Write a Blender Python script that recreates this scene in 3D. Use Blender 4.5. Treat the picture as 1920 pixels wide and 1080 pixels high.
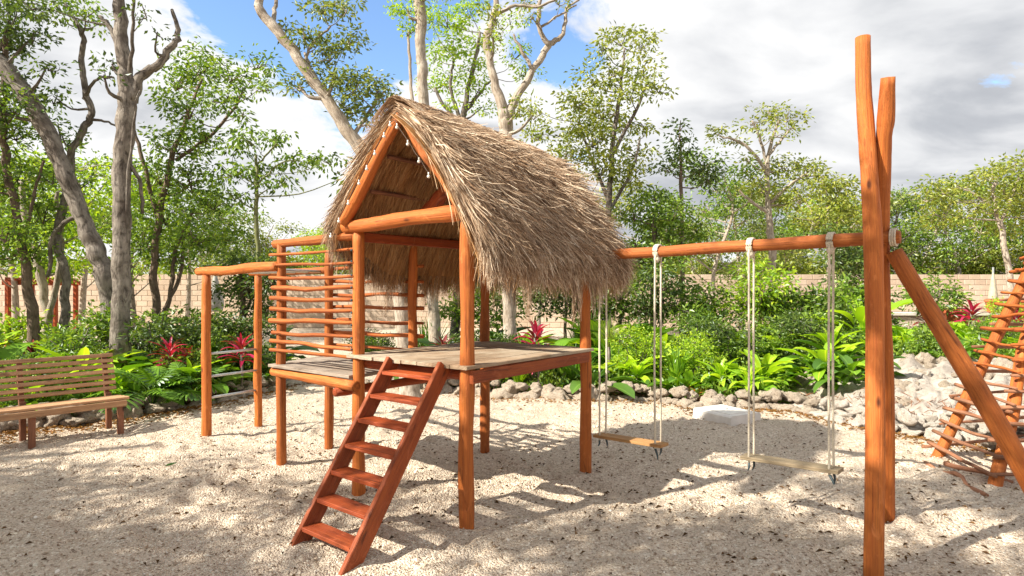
import bpy, math, random
import numpy as np
from mathutils import Vector, Matrix, Euler
for o in list(bpy.data.objects): bpy.data.objects.remove(o)
SC = bpy.context.scene; COL = SC.collection
rng = np.random.default_rng(7); random.seed(7)
R = math.radians
# ------------------------------------------------------------------ camera, world, sun, exposure
F = 1160.0; H = 1.6                       # focal length in photo pixels, eye height
cam = bpy.data.cameras.new('camera'); cam.sensor_width = 36; cam.lens = 36*F/1920
cam.clip_start = .05; cam.clip_end = 3000
camo = bpy.data.objects.new('camera', cam); COL.objects.link(camo)
camo.location = (0, 0, H); camo.rotation_euler = (R(90), 0, 0); SC.camera = camo
SC.render.resolution_x = 1024; SC.render.resolution_y = 576
SUN_EL = 38.0; SDX, SDY = .905, .425       # the way shadows fall on the ground
SC.view_settings.view_transform = 'Standard'; SC.view_settings.look = 'None'
SC.view_settings.gamma = 1; SC.view_settings.exposure = 1.08
SC.view_settings.use_curve_mapping = False
sl = bpy.data.lights.new('sun', 'SUN'); sl.energy = 5.0; sl.angle = R(.6); sl.color = (1, .93, .80)
so = bpy.data.objects.new('sun', sl); COL.objects.link(so)
d = Vector((SDX*math.cos(R(SUN_EL)), SDY*math.cos(R(SUN_EL)), -math.sin(R(SUN_EL))))
so.rotation_euler = d.to_track_quat('-Z', 'Y').to_euler()

class NT:
    """little node helper"""
    def __init__(s, tree): s.t = tree; s.t.nodes.clear()
    def n(s, typ, **kw):
        nd = s.t.nodes.new(typ)
        for k, v in kw.items():
            if k == 'ins':
                for kk, vv in v.items():
                    if isinstance(vv, bpy.types.NodeSocket): s.t.links.new(vv, nd.inputs[kk])
                    else: nd.inputs[kk].default_value = vv
            else: setattr(nd, k, v)
        return nd
    def math(s, op, a, b=None, clamp=False):
        nd = s.n('ShaderNodeMath', operation=op, use_clamp=clamp)
        for i, v in enumerate((a, b)):
            if v is None: continue
            if isinstance(v, bpy.types.NodeSocket): s.t.links.new(v, nd.inputs[i])
            else: nd.inputs[i].default_value = v
        return nd.outputs[0]
    def mix(s, f, a, b, blend='MIX'):
        nd = s.n('ShaderNodeMix', data_type='RGBA', blend_type=blend)
        for i, v in ((0, f), (6, a), (7, b)):
            if isinstance(v, bpy.types.NodeSocket): s.t.links.new(v, nd.inputs[i])
            else: nd.inputs[i].default_value = v if i == 0 else (tuple(v)+(1,) if len(v) == 3 else v)
        return nd.outputs[2]
    def noise(s, vec, scale, detail=4, rough=.55, dist=0.):
        nd = s.n('ShaderNodeTexNoise', ins={'Scale': scale, 'Detail': detail, 'Roughness': rough, 'Distortion': dist})
        if vec is not None: s.t.links.new(vec, nd.inputs['Vector'])
        return nd.outputs['Fac']
    def ramp(s, f, stops):
        nd = s.n('ShaderNodeValToRGB'); s.t.links.new(f, nd.inputs[0]); cr = nd.color_ramp
        while len(cr.elements) < len(stops): cr.elements.new(.5)
        for e, (p, c) in zip(cr.elements, stops):
            e.position = p; e.color = (c, c, c, 1) if isinstance(c, (int, float)) else tuple(c)+(1,)
        return nd.outputs[0]
    def map(s, vec, scale=(1, 1, 1), loc=(0, 0, 0)):
        return s.n('ShaderNodeMapping', ins={'Vector': vec, 'Scale': scale, 'Location': loc}).outputs[0]

W = bpy.data.worlds.new('World'); SC.world = W; W.use_nodes = True
nt = NT(W.node_tree)
sky = nt.n('ShaderNodeTexSky', sky_type='NISHITA'); sky.sun_disc = False
sky.sun_elevation = R(SUN_EL); sky.sun_rotation = math.atan2(-SDX, -SDY) % (2*math.pi)
sky.air_density = 1.2; sky.dust_density = .4; sky.ozone_density = 2.0
tc = nt.n('ShaderNodeTexCoord').outputs['Generated']
sx = nt.n('ShaderNodeSeparateXYZ', ins={0: tc})
zz = nt.math('ADD', nt.math('MAXIMUM', sx.outputs[2], 0.0), .28)
pv = nt.n('ShaderNodeCombineXYZ', ins={0: nt.math('DIVIDE', sx.outputs[0], zz), 1: nt.math('DIVIDE', sx.outputs[1], zz), 2: 0.0}).outputs[0]
big = nt.noise(nt.map(pv, (1, 1, 1), (3.3, 1.2, 0)), 1.15, 7, .52, .25)
def bump_dir(px, py, width, amp):          # a soft patch of sky round one direction
    v = Vector(((px-960)/F, 1, (540-py)/F)).normalized()
    dt = nt.n('ShaderNodeVectorMath', operation='DOT_PRODUCT', ins={0: tc, 1: tuple(v)}).outputs['Value']
    e = nt.math('SUBTRACT', dt, 1.0)
    return nt.math('MULTIPLY', nt.math('EXPONENT', nt.math('MULTIPLY', e, 1/(1-math.cos(width)))), amp)
fine = nt.noise(nt.map(pv, (1, 1, 1), (5.1, 2.2, 0)), 5.5, 8, .6, .5)
bias = nt.math('ADD', nt.math('ADD', big, nt.math('MULTIPLY', nt.math('SUBTRACT', fine, .5), .42)), .135)
for args in ((420, 5, R(7), -.24), (680, 95, R(9), -.34), (860, -60, R(12), -.12), (540, 90, R(6), -.10), (1060, 110, R(5), -.26), (330, 20, R(4), -.10), (420, 330, R(5), -.12), (1850, 95, R(5), -.26), (1600, 80, R(4), -.22),
             (400, 150, R(7), .22), (150, 150, R(9), .2), (560, 330, R(9), .22), (880, 230, R(6), .22), (1350, 120, R(14), .10), (1450, 330, R(14), .2), (1800, 260, R(10), .16)):
    bias = nt.math('ADD', bias, bump_dir(*args))
cov = nt.ramp(bias, ((.46, 0), (.49, .55), (.53, 1)))
sh = nt.noise(nt.map(pv, (1, 1.35, 1), (9.3, 4.2, 0)), 1.9, 8, .5, .35)
sh2 = nt.noise(nt.map(pv, (1, 1, 1), (1.3, 7.2, 0)), .9, 3, .5)
shade = nt.math('ADD', nt.math('MULTIPLY', sh, .62), nt.math('MULTIPLY', sh2, .38))
shade = nt.math('ADD', shade, bump_dir(1480, 320, R(12), .02))
shade = nt.math('ADD', shade, bump_dir(900, 200, R(12), -.08))
shade = nt.math('ADD', shade, bump_dir(350, 200, R(20), -.10))
shade = nt.math('ADD', shade, bump_dir(1250, 100, R(10), -.05))
ccol = nt.ramp(shade, ((.41, (1.05, 1.05, 1.05)), (.48, (.84, .85, .87)), (.55, (.58, .60, .64)), (.66, (.38, .40, .45))))
cl = nt.n('ShaderNodeVectorMath', operation='SCALE', ins={0: ccol, 3: 3.7}).outputs[0]
skyb = nt.mix(1.0, sky.outputs[0], (.74, .82, .95), 'MULTIPLY')
skyc = nt.mix(cov, skyb, cl)
bg = nt.n('ShaderNodeBackground', ins={'Color': skyc, 'Strength': .13})
nt.n('ShaderNodeOutputWorld', ins={'Surface': bg.outputs[0]})

# ------------------------------------------------------------------ helpers
def P(px, py, d): return np.array(((px-960)*d/F, d, H+(540-py)*d/F))
def G(px, py, z=0.):
    d = F*(H-z)/(py-540); return np.array(((px-960)*d/F, d, z))
def gx(px, d, z=0.): return np.array(((px-960)*d/F, d, z))

class MB:
    """collects pieces into ONE mesh"""
    def __init__(s): s.v = []; s.f = []; s.uv = []; s.n = 0
    def add(s, v, f, uv=None):
        v = np.asarray(v, dtype=np.float32).reshape(-1, 3)
        if uv is None: uv = np.zeros((len(v), 2), np.float32)
        s.v.append(v); s.uv.append(np.asarray(uv, np.float32).reshape(-1, 2))
        for ff in (f if isinstance(f, list) else [f]):
            if len(ff): s.f.append(np.asarray(ff, np.int32)+s.n)
        s.n += len(v); return s
    def mesh(s, name, mat=None, smooth=True, origin=None):
        v = np.concatenate(s.v); uv = np.concatenate(s.uv)
        if origin is not None: v = v-np.asarray(origin, np.float32)
        me = bpy.data.meshes.new(name)
        lv = np.concatenate([f.ravel() for f in s.f])
        tot = np.concatenate([np.full(len(f), f.shape[1], np.int32) for f in s.f])
        st = np.concatenate(([0], np.cumsum(tot)[:-1])).astype(np.int32)
        me.vertices.add(len(v)); me.vertices.foreach_set('co', v.ravel())
        me.loops.add(len(lv)); me.loops.foreach_set('vertex_index', lv)
        me.polygons.add(len(tot)); me.polygons.foreach_set('loop_start', st)
        me.polygons.foreach_set('use_smooth', np.full(len(tot), smooth, bool))
        l = me.uv_layers.new(name='UVMap'); l.data.foreach_set('uv', uv[lv].ravel())
        me.update(calc_edges=True); me.validate()
        if mat: me.materials.append(mat)
        return me
    def obj(s, name, mat, parent=None, smooth=True, loc=None):
        org = np.zeros(3)
        if parent is not None: org = np.array(parent_world(parent))
        o = bpy.data.objects.new(name, s.mesh(name, mat, smooth, org if parent is not None else loc))
        COL.objects.link(o)
        if parent is not None: o.parent = parent
        elif loc is not None: o.location = loc
        return o
def parent_world(o):
    p = Vector((0, 0, 0))
    while o: p = p+o.location; o = o.parent
    return p
def tag(o, label=None, cat=None, group=None, kind=None):
    if label: o['label'] = label
    if cat: o['category'] = cat
    if group: o['group'] = group
    if kind: o['kind'] = kind
    return o
def thing(name, loc, label, cat, group=None):
    o = bpy.data.objects.new(name, None); COL.objects.link(o); o.location = tuple(float(a) for a in loc)
    o.empty_display_size = .1
    return tag(o, label, cat, group)
def link_obj(name, me, parent, loc=(0, 0, 0), rot=(0, 0, 0), scale=1.):
    o = bpy.data.objects.new(name, me); COL.objects.link(o); o.parent = parent
    o.location = loc; o.rotation_euler = rot; o.scale = (scale,)*3 if isinstance(scale, (int, float)) else scale
    return o
CHILD = {}
def copy_thing(src, loc, rotz=0, scale=1., label=None, group=None):
    kids = list(src.children)
    c = src.copy(); COL.objects.link(c); c.location = tuple(float(a) for a in loc); c.rotation_euler = (0, 0, rotz)
    c.scale = (scale,)*3 if isinstance(scale, (int, float)) else scale
    if label: c['label'] = label
    if group: c['group'] = group
    for k in kids:
        q = k.copy(); COL.objects.link(q); q.parent = c
        for kk in list(k.children):
            r = kk.copy(); COL.objects.link(r); r.parent = q
    return c
def norm(v): v = np.asarray(v, float); return v/(np.linalg.norm(v, axis=-1, keepdims=True)+1e-12)
def resample(pts, n):
    """Catmull-Rom through the points; rows may carry radius too"""
    p = np.asarray(pts, float)
    if len(p) == 2: t = np.linspace(0, 1, n)[:, None]; return p[0]*(1-t)+p[1]*t
    q = np.vstack([2*p[0]-p[1], p, 2*p[-1]-p[-2]]); out = []
    for u in np.linspace(0, len(p)-1-1e-6, n):
        i = int(u); t = u-i; a, b, c, e = q[i:i+4]
        out.append(.5*((2*b)+(-a+c)*t+(2*a-5*b+4*c-e)*t*t+(-a+3*b-3*c+e)*t**3))
    return np.array(out)
def tube(mb, pts, rad, sides=10, wob=0., caps=True, v0=0.):
    """tapered tube with uv = (round, along in metres)"""
    p = np.asarray(pts, float); n = len(p)
    r = np.full(n, rad, float) if np.isscalar(rad) else np.asarray(rad, float)
    t = np.gradient(p, axis=0); t = norm(t)
    ref = np.array((0, 0, 1.)) if abs(t[:, 2]).mean() < .8 else np.array((1., 0, 0))
    a = norm(np.cross(t, ref)); b = np.cross(t, a)
    th = np.arange(sides+1)*2*np.pi/sides
    rr = r[:, None]*np.ones((n, sides+1))
    if wob:
        w = rng.normal(0, wob, (n, sides)); w = (w+np.roll(w, 1, 1)+np.roll(w, 1, 0))/1.7
        rr = rr*(1+np.concatenate([w, w[:, :1]], 1))
    v = p[:, None, :]+rr[..., None]*(np.cos(th)[None, :, None]*a[:, None, :]+np.sin(th)[None, :, None]*b[:, None, :])
    L = np.concatenate(([0], np.cumsum(np.linalg.norm(np.diff(p, axis=0), axis=1))))+v0
    uv = np.stack(np.broadcast_arrays((th/(2*np.pi))[None, :], L[:, None]), -1)
    i = np.arange(n-1)[:, None]*(sides+1)+np.arange(sides)[None, :]; i = i.ravel()
    f = [np.stack([i, i+1, i+sides+2, i+sides+1], 1)]
    V = v.reshape(-1, 3); UV = uv.reshape(-1, 2)
    if caps:
        k = len(V); V = np.vstack([V, p[0]-t[0]*r[0]*.08, p[-1]+t[-1]*r[-1]*.08]); UV = np.vstack([UV, [[.5, L[0]], [.5, L[-1]]]])
        j = np.arange(sides)
        f.append(np.stack([j+1, j, np.full(sides, k)], 1)); o2 = (n-1)*(sides+1)
        f.append(np.stack([o2+j, o2+j+1, np.full(sides, k+1)], 1))
    mb.add(V, f, UV); return mb
def log(mb, a, b, ra, rb=None, bend=.012, n=14, sides=12, wob=.02, mids=None):
    """a peeled log with a slight wander, knots and unequal thickness"""
    rb = ra if rb is None else rb
    pts = [np.append(a, ra)]+([np.append(m, (ra+rb)/2) for m in (mids or [])])+[np.append(b, rb)]
    q = resample(pts, n); L = np.linalg.norm(q[-1, :3]-q[0, :3]); k = np.linspace(0, 1, n)
    ax = rng.normal(0, 1, (2, 3)); ph = rng.uniform(0, 6.28, 2)
    off = bend*(np.sin(k*np.pi)[:, None])*(ax[0]*np.sin(k*7+ph[0])[:, None]+ax[1]*.5*np.sin(k*15+ph[1])[:, None])
    q[:, :3] += off
    rad = q[:, 3]*(1+.05*np.sin(k*9*L+ph[1])+rng.normal(0, wob, n))
    rad[0] *= .93; rad[-1] *= .93
    return tube(mb, q[:, :3], rad, sides, wob=.012, v0=rng.uniform(0, 9))
def board(mb, a, b, side, w, t, nseg=1, rough=.0):
    """a sawn board from a to b, 'side' = width direction, chamfered"""
    a = np.asarray(a, float); b = np.asarray(b, float); ax = norm(b-a); s = np.asarray(side, float)
    s = norm(s-ax*np.dot(s, ax)); nn = np.cross(ax, s); c = min(w, t)*.12
    prof = [(-w/2+c, -t/2), (w/2-c, -t/2), (w/2, -t/2+c), (w/2, t/2-c), (w/2-c, t/2), (-w/2+c, t/2), (-w/2, t/2-c), (-w/2, -t/2+c)]
    per = np.array([0, w-2*c, w-c, w+t-3*c, w+t-2*c, 2*w+t-4*c, 2*w+t-3*c, 2*w+2*t-5*c, 2*w+2*t-4*c])
    n = nseg+1; V = []; UV = []; L = np.linalg.norm(b-a); v0 = rng.uniform(0, 9)
    for i in range(n):
        q = a+(b-a)*i/nseg
        for j in range(9):
            y, z = prof[j % 8]; k = 1+(rng.normal(0, rough) if rough else 0)
            V.append(q+s*y*k+nn*z); UV.append((per[j]*3, v0+L*i/nseg))
    F_ = []
    for i in range(nseg):
        for j in range(8): F_.append((i*9+j, i*9+j+1, (i+1)*9+j+1, (i+1)*9+j))
    e = (n-1)*9
    mb.add(V, [np.array(F_), np.array([[7-j for j in range(8)], [e+j for j in range(8)]])], UV); return mb
def vnoise(shape, cells, seed):
    r = np.random.default_rng(seed); g = r.random((cells[0]+2, cells[1]+2))
    y = np.linspace(0, cells[0], shape[0]); x = np.linspace(0, cells[1], shape[1])
    yi = y.astype(int); xi = x.astype(int); fy = y-yi; fx = x-xi
    fy = fy*fy*(3-2*fy); fx = fx*fx*(3-2*fx)
    A = g[yi][:, xi]; B = g[yi][:, xi+1]; C = g[yi+1][:, xi]; D = g[yi+1][:, xi+1]
    return (A*(1-fx)+B*fx)*(1-fy[:, None])+(C*(1-fx)+D*fx)*fy[:, None]

# ------------------------------------------------------------------ materials
def mat(name):
    m = bpy.data.materials.new(name); m.use_nodes = True; return m, NT(m.node_tree)
def finish(t, col, rough=.6, bumps=None, bstr=.3, bdist=.01, spec=.4, **kw):
    ins = {'Base Color': col, 'Roughness': rough, 'Specular IOR Level': spec}; ins.update(kw)
    p = t.n('ShaderNodeBsdfPrincipled', ins=ins)
    if bumps is not None:
        b = t.n('ShaderNodeBump', ins={'Height': bumps, 'Strength': bstr, 'Distance': bdist})
        t.t.links.new(b.outputs[0], p.inputs['Normal'])
    t.n('ShaderNodeOutputMaterial', ins={'Surface': p.outputs[0]}); return p
def rnd(t):
    a = t.n('ShaderNodeObjectInfo').outputs['Random']; b = t.n('ShaderNodeNewGeometry').outputs['Random Per Island']
    return t.math('FRACT', t.math('ADD', a, b))
def wood(name, c1, c2, c3, rough=.42, streak=1., knots=True, grey=None):
    m, t = mat(name); uv = t.n('ShaderNodeUVMap').outputs[0]
    oi = t.n('ShaderNodeObjectInfo').outputs['Random']
    off = t.n('ShaderNodeCombineXYZ', ins={0: t.math('MULTIPLY', oi, 7.), 1: t.math('MULTIPLY', oi, 31.), 2: 0.}).outputs[0]
    v = t.n('ShaderNodeVectorMath', operation='ADD', ins={0: uv, 1: off}).outputs[0]
    g1 = t.noise(t.map(v, (14, 1.6, 1)), 1., 6, .6, .4)
    g2 = t.noise(t.map(v, (40, 2.2, 1)), 1.5, 4, .6, .2)
    g3 = t.noise(t.map(v, (2.0, 1.3, 1)), 1.3, 4, .6, .6)
    col = t.mix(t.ramp(g1, ((.3, 0), (.7, 1))), c1, c2)
    col = t.mix(t.math('MULTIPLY', t.ramp(g2, ((.45, 0), (.75, 1))), .55*streak), col, c3)
    col = t.mix(t.math('MULTIPLY', t.ramp(g3, ((.35, 0), (.8, 1))), .5), col, c3)
    if knots:
        vo = t.n('ShaderNodeTexVoronoi', ins={'Vector': t.map(v, (2.2, 3.0, 1)), 'Scale': 1.0, 'Randomness': 1.0}).outputs['Distance']
        col = t.mix(t.ramp(vo, ((.05, .9), (.13, 0))), col, tuple(a*.25 for a in c3))
    wr = t.noise(t.map(v, (3.0, 4.0, 1)), 1.7, 6, .65, 1.2)
    col = t.mix(t.ramp(wr, ((.56, 0), (.72, .42))), col, tuple(min(1, a*1.25+.05) for a in c1))
    dk = t.noise(t.map(v, (5.0, 2.4, 1)), 1.1, 7, .7, .8)
    col = t.mix(t.ramp(dk, ((.30, .8), (.44, 0))), col, tuple(a*.45 for a in c3))
    ck = t.noise(t.map(v, (34, .9, 1)), 1.0, 5, .55, .3)
    col = t.mix(t.ramp(ck, ((.30, .85), (.355, 0))), col, tuple(a*.3 for a in c3))
    val = t.math('ADD', .80, t.math('MULTIPLY', oi, .36))
    col = t.mix(1.0, col, t.n('ShaderNodeCombineXYZ', ins={0: val, 1: val, 2: val}).outputs[0], 'MULTIPLY')
    if grey:
        w = t.noise(t.n('ShaderNodeTexCoord').outputs['Object'], 2.3, 5, .6, .3)
        col = t.mix(t.ramp(w, ((.42, 0), (.62, .8))), col, grey)
    finish(t, col, t.math('ADD', rough, t.math('MULTIPLY', g3, .25)), t.math('ADD', g1, g2), 1., .006, .30); return m
M = {}
M['log'] = wood('varnished_log', (.60, .190, .036), (.44, .112, .021), (.18, .036, .011), .5)
M['logred'] = wood('red_varnished_log', (.46, .095, .018), (.33, .054, .012), (.15, .022, .009), .42)
M['stick'] = wood('pale_stick', (.56, .17, .035), (.42, .10, .020), (.22, .042, .012), .5)
M['greystick'] = wood('weathered_stick', (.44, .22, .12), (.34, .14, .075), (.20, .085, .05), .55)
M['ladder'] = wood('ladder_wood', (.38, .090, .020), (.25, .048, .012), (.10, .018, .008), .45)
M['tread'] = wood('tread_wood', (.46, .095, .020), (.31, .050, .012), (.14, .022, .009), .42, knots=False)
M['deck'] = wood('weathered_deck', (.40, .29, .19), (.30, .20, .125), (.17, .105, .065), .7, knots=False, grey=(.50, .42, .32))
M['deckgrey'] = wood('weathered_grey_deck', (.34, .27, .21), (.22, .17, .13), (.12, .09, .07), .75, knots=False, grey=(.40, .34, .28))
M['bench'] = wood('bench_wood', (.60, .38, .21), (.46, .26, .14), (.26, .12, .06), .6)
M['benchdark'] = wood('bench_dark_wood', (.32, .14, .07), (.22, .09, .05), (.11, .045, .028), .5)
M['seat'] = wood('swing_seat_wood', (.52, .30, .12), (.40, .20, .075), (.24, .11, .045), .5)
M['seatgrey'] = wood('swing_seat_worn', (.34, .27, .17), (.25, .19, .12), (.14, .10, .065), .6)

def simple(name, col, rough=.6, nscale=20, var=.25, bump=.2, **kw):
    m, t = mat(name); v = t.n('ShaderNodeTexCoord').outputs['Object']
    n = t.noise(v, nscale, 5, .6)
    c = t.mix(t.ramp(n, ((.3, 0), (.7, 1))), tuple(a*(1-var) for a in col), tuple(min(1, a*(1+var)) for a in col))
    finish(t, c, rough, n, bump, .005, **kw); return m
M['rope'] = simple('rope_fibre', (.62, .55, .43), .85, 160, .3, .6)
M['metal'] = simple('galvanised_metal', (.50, .51, .50), .35, 30, .15, .05, Metallic=.7)
M['hook'] = simple('rope_end_tape', (.05, .075, .085), .5, 30)
M['bulb'] = simple('bulb_glass', (.80, .78, .72), .15, 10, .05, 0)
M['cable'] = simple('cable', (.10, .07, .05), .6, 10)
M['pot'] = simple('terracotta', (.50, .13, .05), .75, 25)
M['ledge'] = simple('pale_ledge', (.60, .55, .48), .8, 14)
M['canvas'] = simple('parasol_canvas', (.46, .40, .29), .85, 12)
M['canvasgrey'] = simple('grey_canvas', (.36, .35, .32), .85, 12)
M['mortar'] = simple('mortar', (.44, .37, .30), .9, 18)
M['white'] = simple('white_concrete', (.74, .70, .65), .8, 9, .10, .3)
M['soil'] = simple('soil', (.10, .066, .038), .95, 6, .5, .9)

def mat_block():
    m, t = mat('limestone_block'); r = rnd(t); v = t.n('ShaderNodeTexCoord').outputs['Object']
    n = t.noise(v, 3.0, 5, .6); n2 = t.noise(v, 40, 4, .6)
    c = t.ramp(r, ((0, (.50, .38, .29)), (.5, (.57, .45, .35)), (1, (.64, .52, .42))))
    c = t.mix(t.ramp(n, ((.4, 0), (.75, .5))), c, (.36, .28, .21)); finish(t, c, .9, n2, .5, .01, .2); return m
M['block'] = mat_block()
def mat_sand():
    m, t = mat('crushed_coral_sand'); v = t.n('ShaderNodeTexCoord').outputs['Object']
    a = t.noise(v, 1.1, 6, .6); g = t.noise(v, 95, 3, .7); g2 = t.noise(v, 34, 4, .7)
    vo = t.n('ShaderNodeTexVoronoi', ins={'Vector': v, 'Scale': 75.}).outputs
    vo2 = t.n('ShaderNodeTexVoronoi', ins={'Vector': v, 'Scale': 23.}).outputs
    c = t.mix(t.ramp(a, ((.3, 0), (.7, 1))), (.49, .385, .285), (.62, .50, .385))
    c = t.mix(t.ramp(g, ((.38, 0), (.70, .85))), c, (.78, .68, .56))
    c = t.mix(t.ramp(g2, ((.34, .8), (.48, 0))), c, (.25, .17, .11))
    sv = t.n('ShaderNodeSeparateXYZ', ins={0: vo['Color']}).outputs[0]
    c = t.mix(t.ramp(sv, ((.0, .8), (.13, 0))), c, (.17, .11, .07))
    c = t.mix(t.ramp(sv, ((.86, 0), (.95, .8))), c, (.84, .77, .64))
    hgt = t.math('ADD', t.math('MULTIPLY', vo['Distance'], -1.), t.math('MULTIPLY', g2, 1.4))
    finish(t, c, .95, hgt, .9, .016, .15); return m
M['sand'] = mat_sand()
def mat_rock(name, c1, c2, c3):
    m, t = mat(name); v = t.n('ShaderNodeTexCoord').outputs['Object']; r = t.n('ShaderNodeObjectInfo').outputs['Random']
    r2 = t.n('ShaderNodeNewGeometry').outputs['Random Per Island']
    off = t.n('ShaderNodeVectorMath', operation='ADD', ins={0: v, 1: t.n('ShaderNodeCombineXYZ', ins={0: t.math('MULTIPLY', r, 30.), 1: t.math('MULTIPLY', r2, 9.), 2: 0.}).outputs[0]}).outputs[0]
    n = t.noise(off, 9, 7, .68, .3); n2 = t.noise(off, 2.6, 4, .6); p = t.noise(off, 34, 4, .7)
    c = t.mix(t.ramp(n2, ((.35, 0), (.65, 1))), c1, c2)
    c = t.mix(t.ramp(n, ((.34, .9), (.5, 0))), c, c3)
    c = t.mix(t.ramp(p, ((.32, .75), (.42, 0))), c, tuple(a*.45 for a in c3))
    c = t.mix(t.math('MULTIPLY', r, .35), c, c1)
    finish(t, c, .92, t.math('ADD', n, t.math('MULTIPLY', p, .5)), 1., .035, .15); return m
M['rock'] = mat_rock('limestone_rock', (.62, .53, .43), (.47, .38, .29), (.19, .135, .09))
M['rockwhite'] = mat_rock('fresh_limestone', (.76, .70, .62), (.60, .52, .44), (.28, .21, .16))
M['mound'] = mat_rock('limestone_bank', (.52, .47, .41), (.34, .29, .25), (.14, .115, .095))
def mat_thatch(name, cs, rough=.8):
    m, t = mat(name); r = t.n('ShaderNodeNewGeometry').outputs['Random Per Island']
    n = t.noise(t.n('ShaderNodeTexCoord').outputs['Object'], 6.5, 7, .7, .6)
    f = t.math('ADD', t.math('MULTIPLY', r, .72), t.math('MULTIPLY', t.math('SUBTRACT', n, .35), 1.0))
    c = t.ramp(f, ((.05, cs[0]), (.4, cs[1]), (.75, cs[2]), (1, cs[3])))
    d_ = t.n('ShaderNodeBsdfDiffuse', ins={'Color': c}); tr = t.n('ShaderNodeBsdfTranslucent', ins={'Color': c})
    gl = t.n('ShaderNodeBsdfGlossy', ins={'Color': (1, .9, .75, 1), 'Roughness': .45})
    m1 = t.n('ShaderNodeMixShader', ins={0: .18, 1: d_.outputs[0], 2: tr.outputs[0]})
    m2 = t.n('ShaderNodeMixShader', ins={0: .05, 1: m1.outputs[0], 2: gl.outputs[0]})
    t.n('ShaderNodeOutputMaterial', ins={'Surface': m2.outputs[0]}); return m
M['thatch'] = mat_thatch('dry_palm_thatch', ((.085, .045, .026), (.30, .18, .105), (.66, .50, .35), (.97, .86, .70)))
M['thatchin'] = mat_thatch('thatch_underside', ((.17, .075, .026), (.40, .20, .075), (.58, .33, .14), (.72, .47, .24)))
def mat_leaf(name, cs, trans=.35, gloss=.10, rough=.35, vein=False):
    cs = [(min(.9, c[0]*1.40+.003), min(.9, c[1]*1.38), c[2]*.85) for c in cs]; gloss *= .38; rough = max(rough, .42)
    m, t = mat(name); f = rnd(t); c = t.ramp(f, tuple((i/(len(cs)-1), c) for i, c in enumerate(cs)))
    if vein:
        uv = t.n('ShaderNodeSeparateXYZ', ins={0: t.n('ShaderNodeUVMap').outputs[0]})
        w = t.math('ABSOLUTE', t.math('SUBTRACT', uv.outputs[0], .5))
        c = t.mix(t.ramp(w, ((.0, .55), (.07, 0))), c, tuple(min(1, a*1.9+.03) for a in cs[-1]))
    d_ = t.n('ShaderNodeBsdfDiffuse', ins={'Color': c})
    tc_ = t.mix(1., c, (1.5, 1.45, .55), 'MULTIPLY'); tr = t.n('ShaderNodeBsdfTranslucent', ins={'Color': tc_})
    gl = t.n('ShaderNodeBsdfGlossy', ins={'Color': (.9, .95, 1, 1), 'Roughness': rough})
    m1 = t.n('ShaderNodeMixShader', ins={0: trans, 1: d_.outputs[0], 2: tr.outputs[0]})
    m2 = t.n('ShaderNodeMixShader', ins={0: gloss, 1: m1.outputs[0], 2: gl.outputs[0]})
    t.n('ShaderNodeOutputMaterial', ins={'Surface': m2.outputs[0]}); return m
M['leaf'] = mat_leaf('leaf_mid', ((.035, .07, .014), (.08, .155, .024), (.135, .22, .036), (.20, .28, .05)))
M['leafdark'] = mat_leaf('leaf_dark', ((.020, .042, .016), (.045, .085, .024), (.075, .125, .032), (.11, .16, .04)))
M['leafolive'] = mat_leaf('leaf_olive', ((.07, .10, .02), (.13, .175, .036), (.20, .24, .05), (.28, .29, .08)))
M['leaflime'] = mat_leaf('leaf_lime', ((.10, .19, .02), (.17, .29, .028), (.26, .38, .035), (.36, .44, .05)), .45)
M['leafgrey'] = mat_leaf('leaf_grey_green', ((.055, .085, .03), (.10, .145, .05), (.155, .20, .075), (.24, .27, .12)))
M['big'] = mat_leaf('broad_leaf', ((.05, .125, .014), (.09, .20, .02), (.15, .28, .028)), .35, .12, .3, True)
M['bigdark'] = mat_leaf('broad_leaf_dark', ((.022, .065, .014), (.04, .10, .018), (.07, .145, .024)), .25, .14, .28, True)
M['biglime'] = mat_leaf('broad_leaf_lime', ((.16, .30, .02), (.24, .40, .03), (.34, .47, .05)), .42, .10, .35, True)
M['redleaf'] = mat_leaf('magenta_leaf', ((.14, .006, .035), (.26, .010, .075), (.38, .02, .12)), .4, .10, .3, True)
M['darkred'] = mat_leaf('dark_red_leaf', ((.055, .012, .018), (.12, .018, .028), (.22, .03, .04)), .3, .12, .3, True)
M['orangeleaf'] = mat_leaf('orange_red_leaf', ((.34, .09, .03), (.48, .15, .06), (.40, .20, .06)), .35, .08, .4, True)
M['litter'] = mat_leaf('dead_leaf', ((.03, .018, .012), (.06, .034, .02), (.12, .065, .04), (.05, .03, .02)), .1, .03, .6)
M['litterwarm'] = mat_leaf('dead_leaf_warm', ((.13, .05, .018), (.22, .12, .05), (.13, .07, .035)), .1, .03, .6)
def mat_bark(name, c1, c2, c3, sc=1.):
    m, t = mat(name); uv = t.n('ShaderNodeUVMap').outputs[0]; ob = t.n('ShaderNodeTexCoord').outputs['Object']
    a = t.noise(t.map(uv, (8, 5, 1)), 1.4*sc, 7, .65, .5); b = t.noise(ob, 3.2, 5, .6, .4); c_ = t.noise(t.map(uv, (26, 5, 1)), 1.2*sc, 4, .6)
    c = t.mix(t.ramp(b, ((.38, 0), (.62, 1))), c1, c2)
    c = t.mix(t.ramp(a, ((.36, .9), (.55, 0))), c, c3)
    c = t.mix(t.ramp(c_, ((.30, .6), (.42, 0))), c, tuple(x*.5 for x in c3))
    finish(t, c, .9, t.math('ADD', a, c_), .9, .02, .2); return m
M['bark'] = mat_bark('grey_bark', (.34, .30, .26), (.17, .14, .118), (.06, .048, .040))
M['barkwhite'] = mat_bark('pale_bark', (.52, .46, .39), (.40, .33, .26), (.22, .17, .13))
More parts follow.
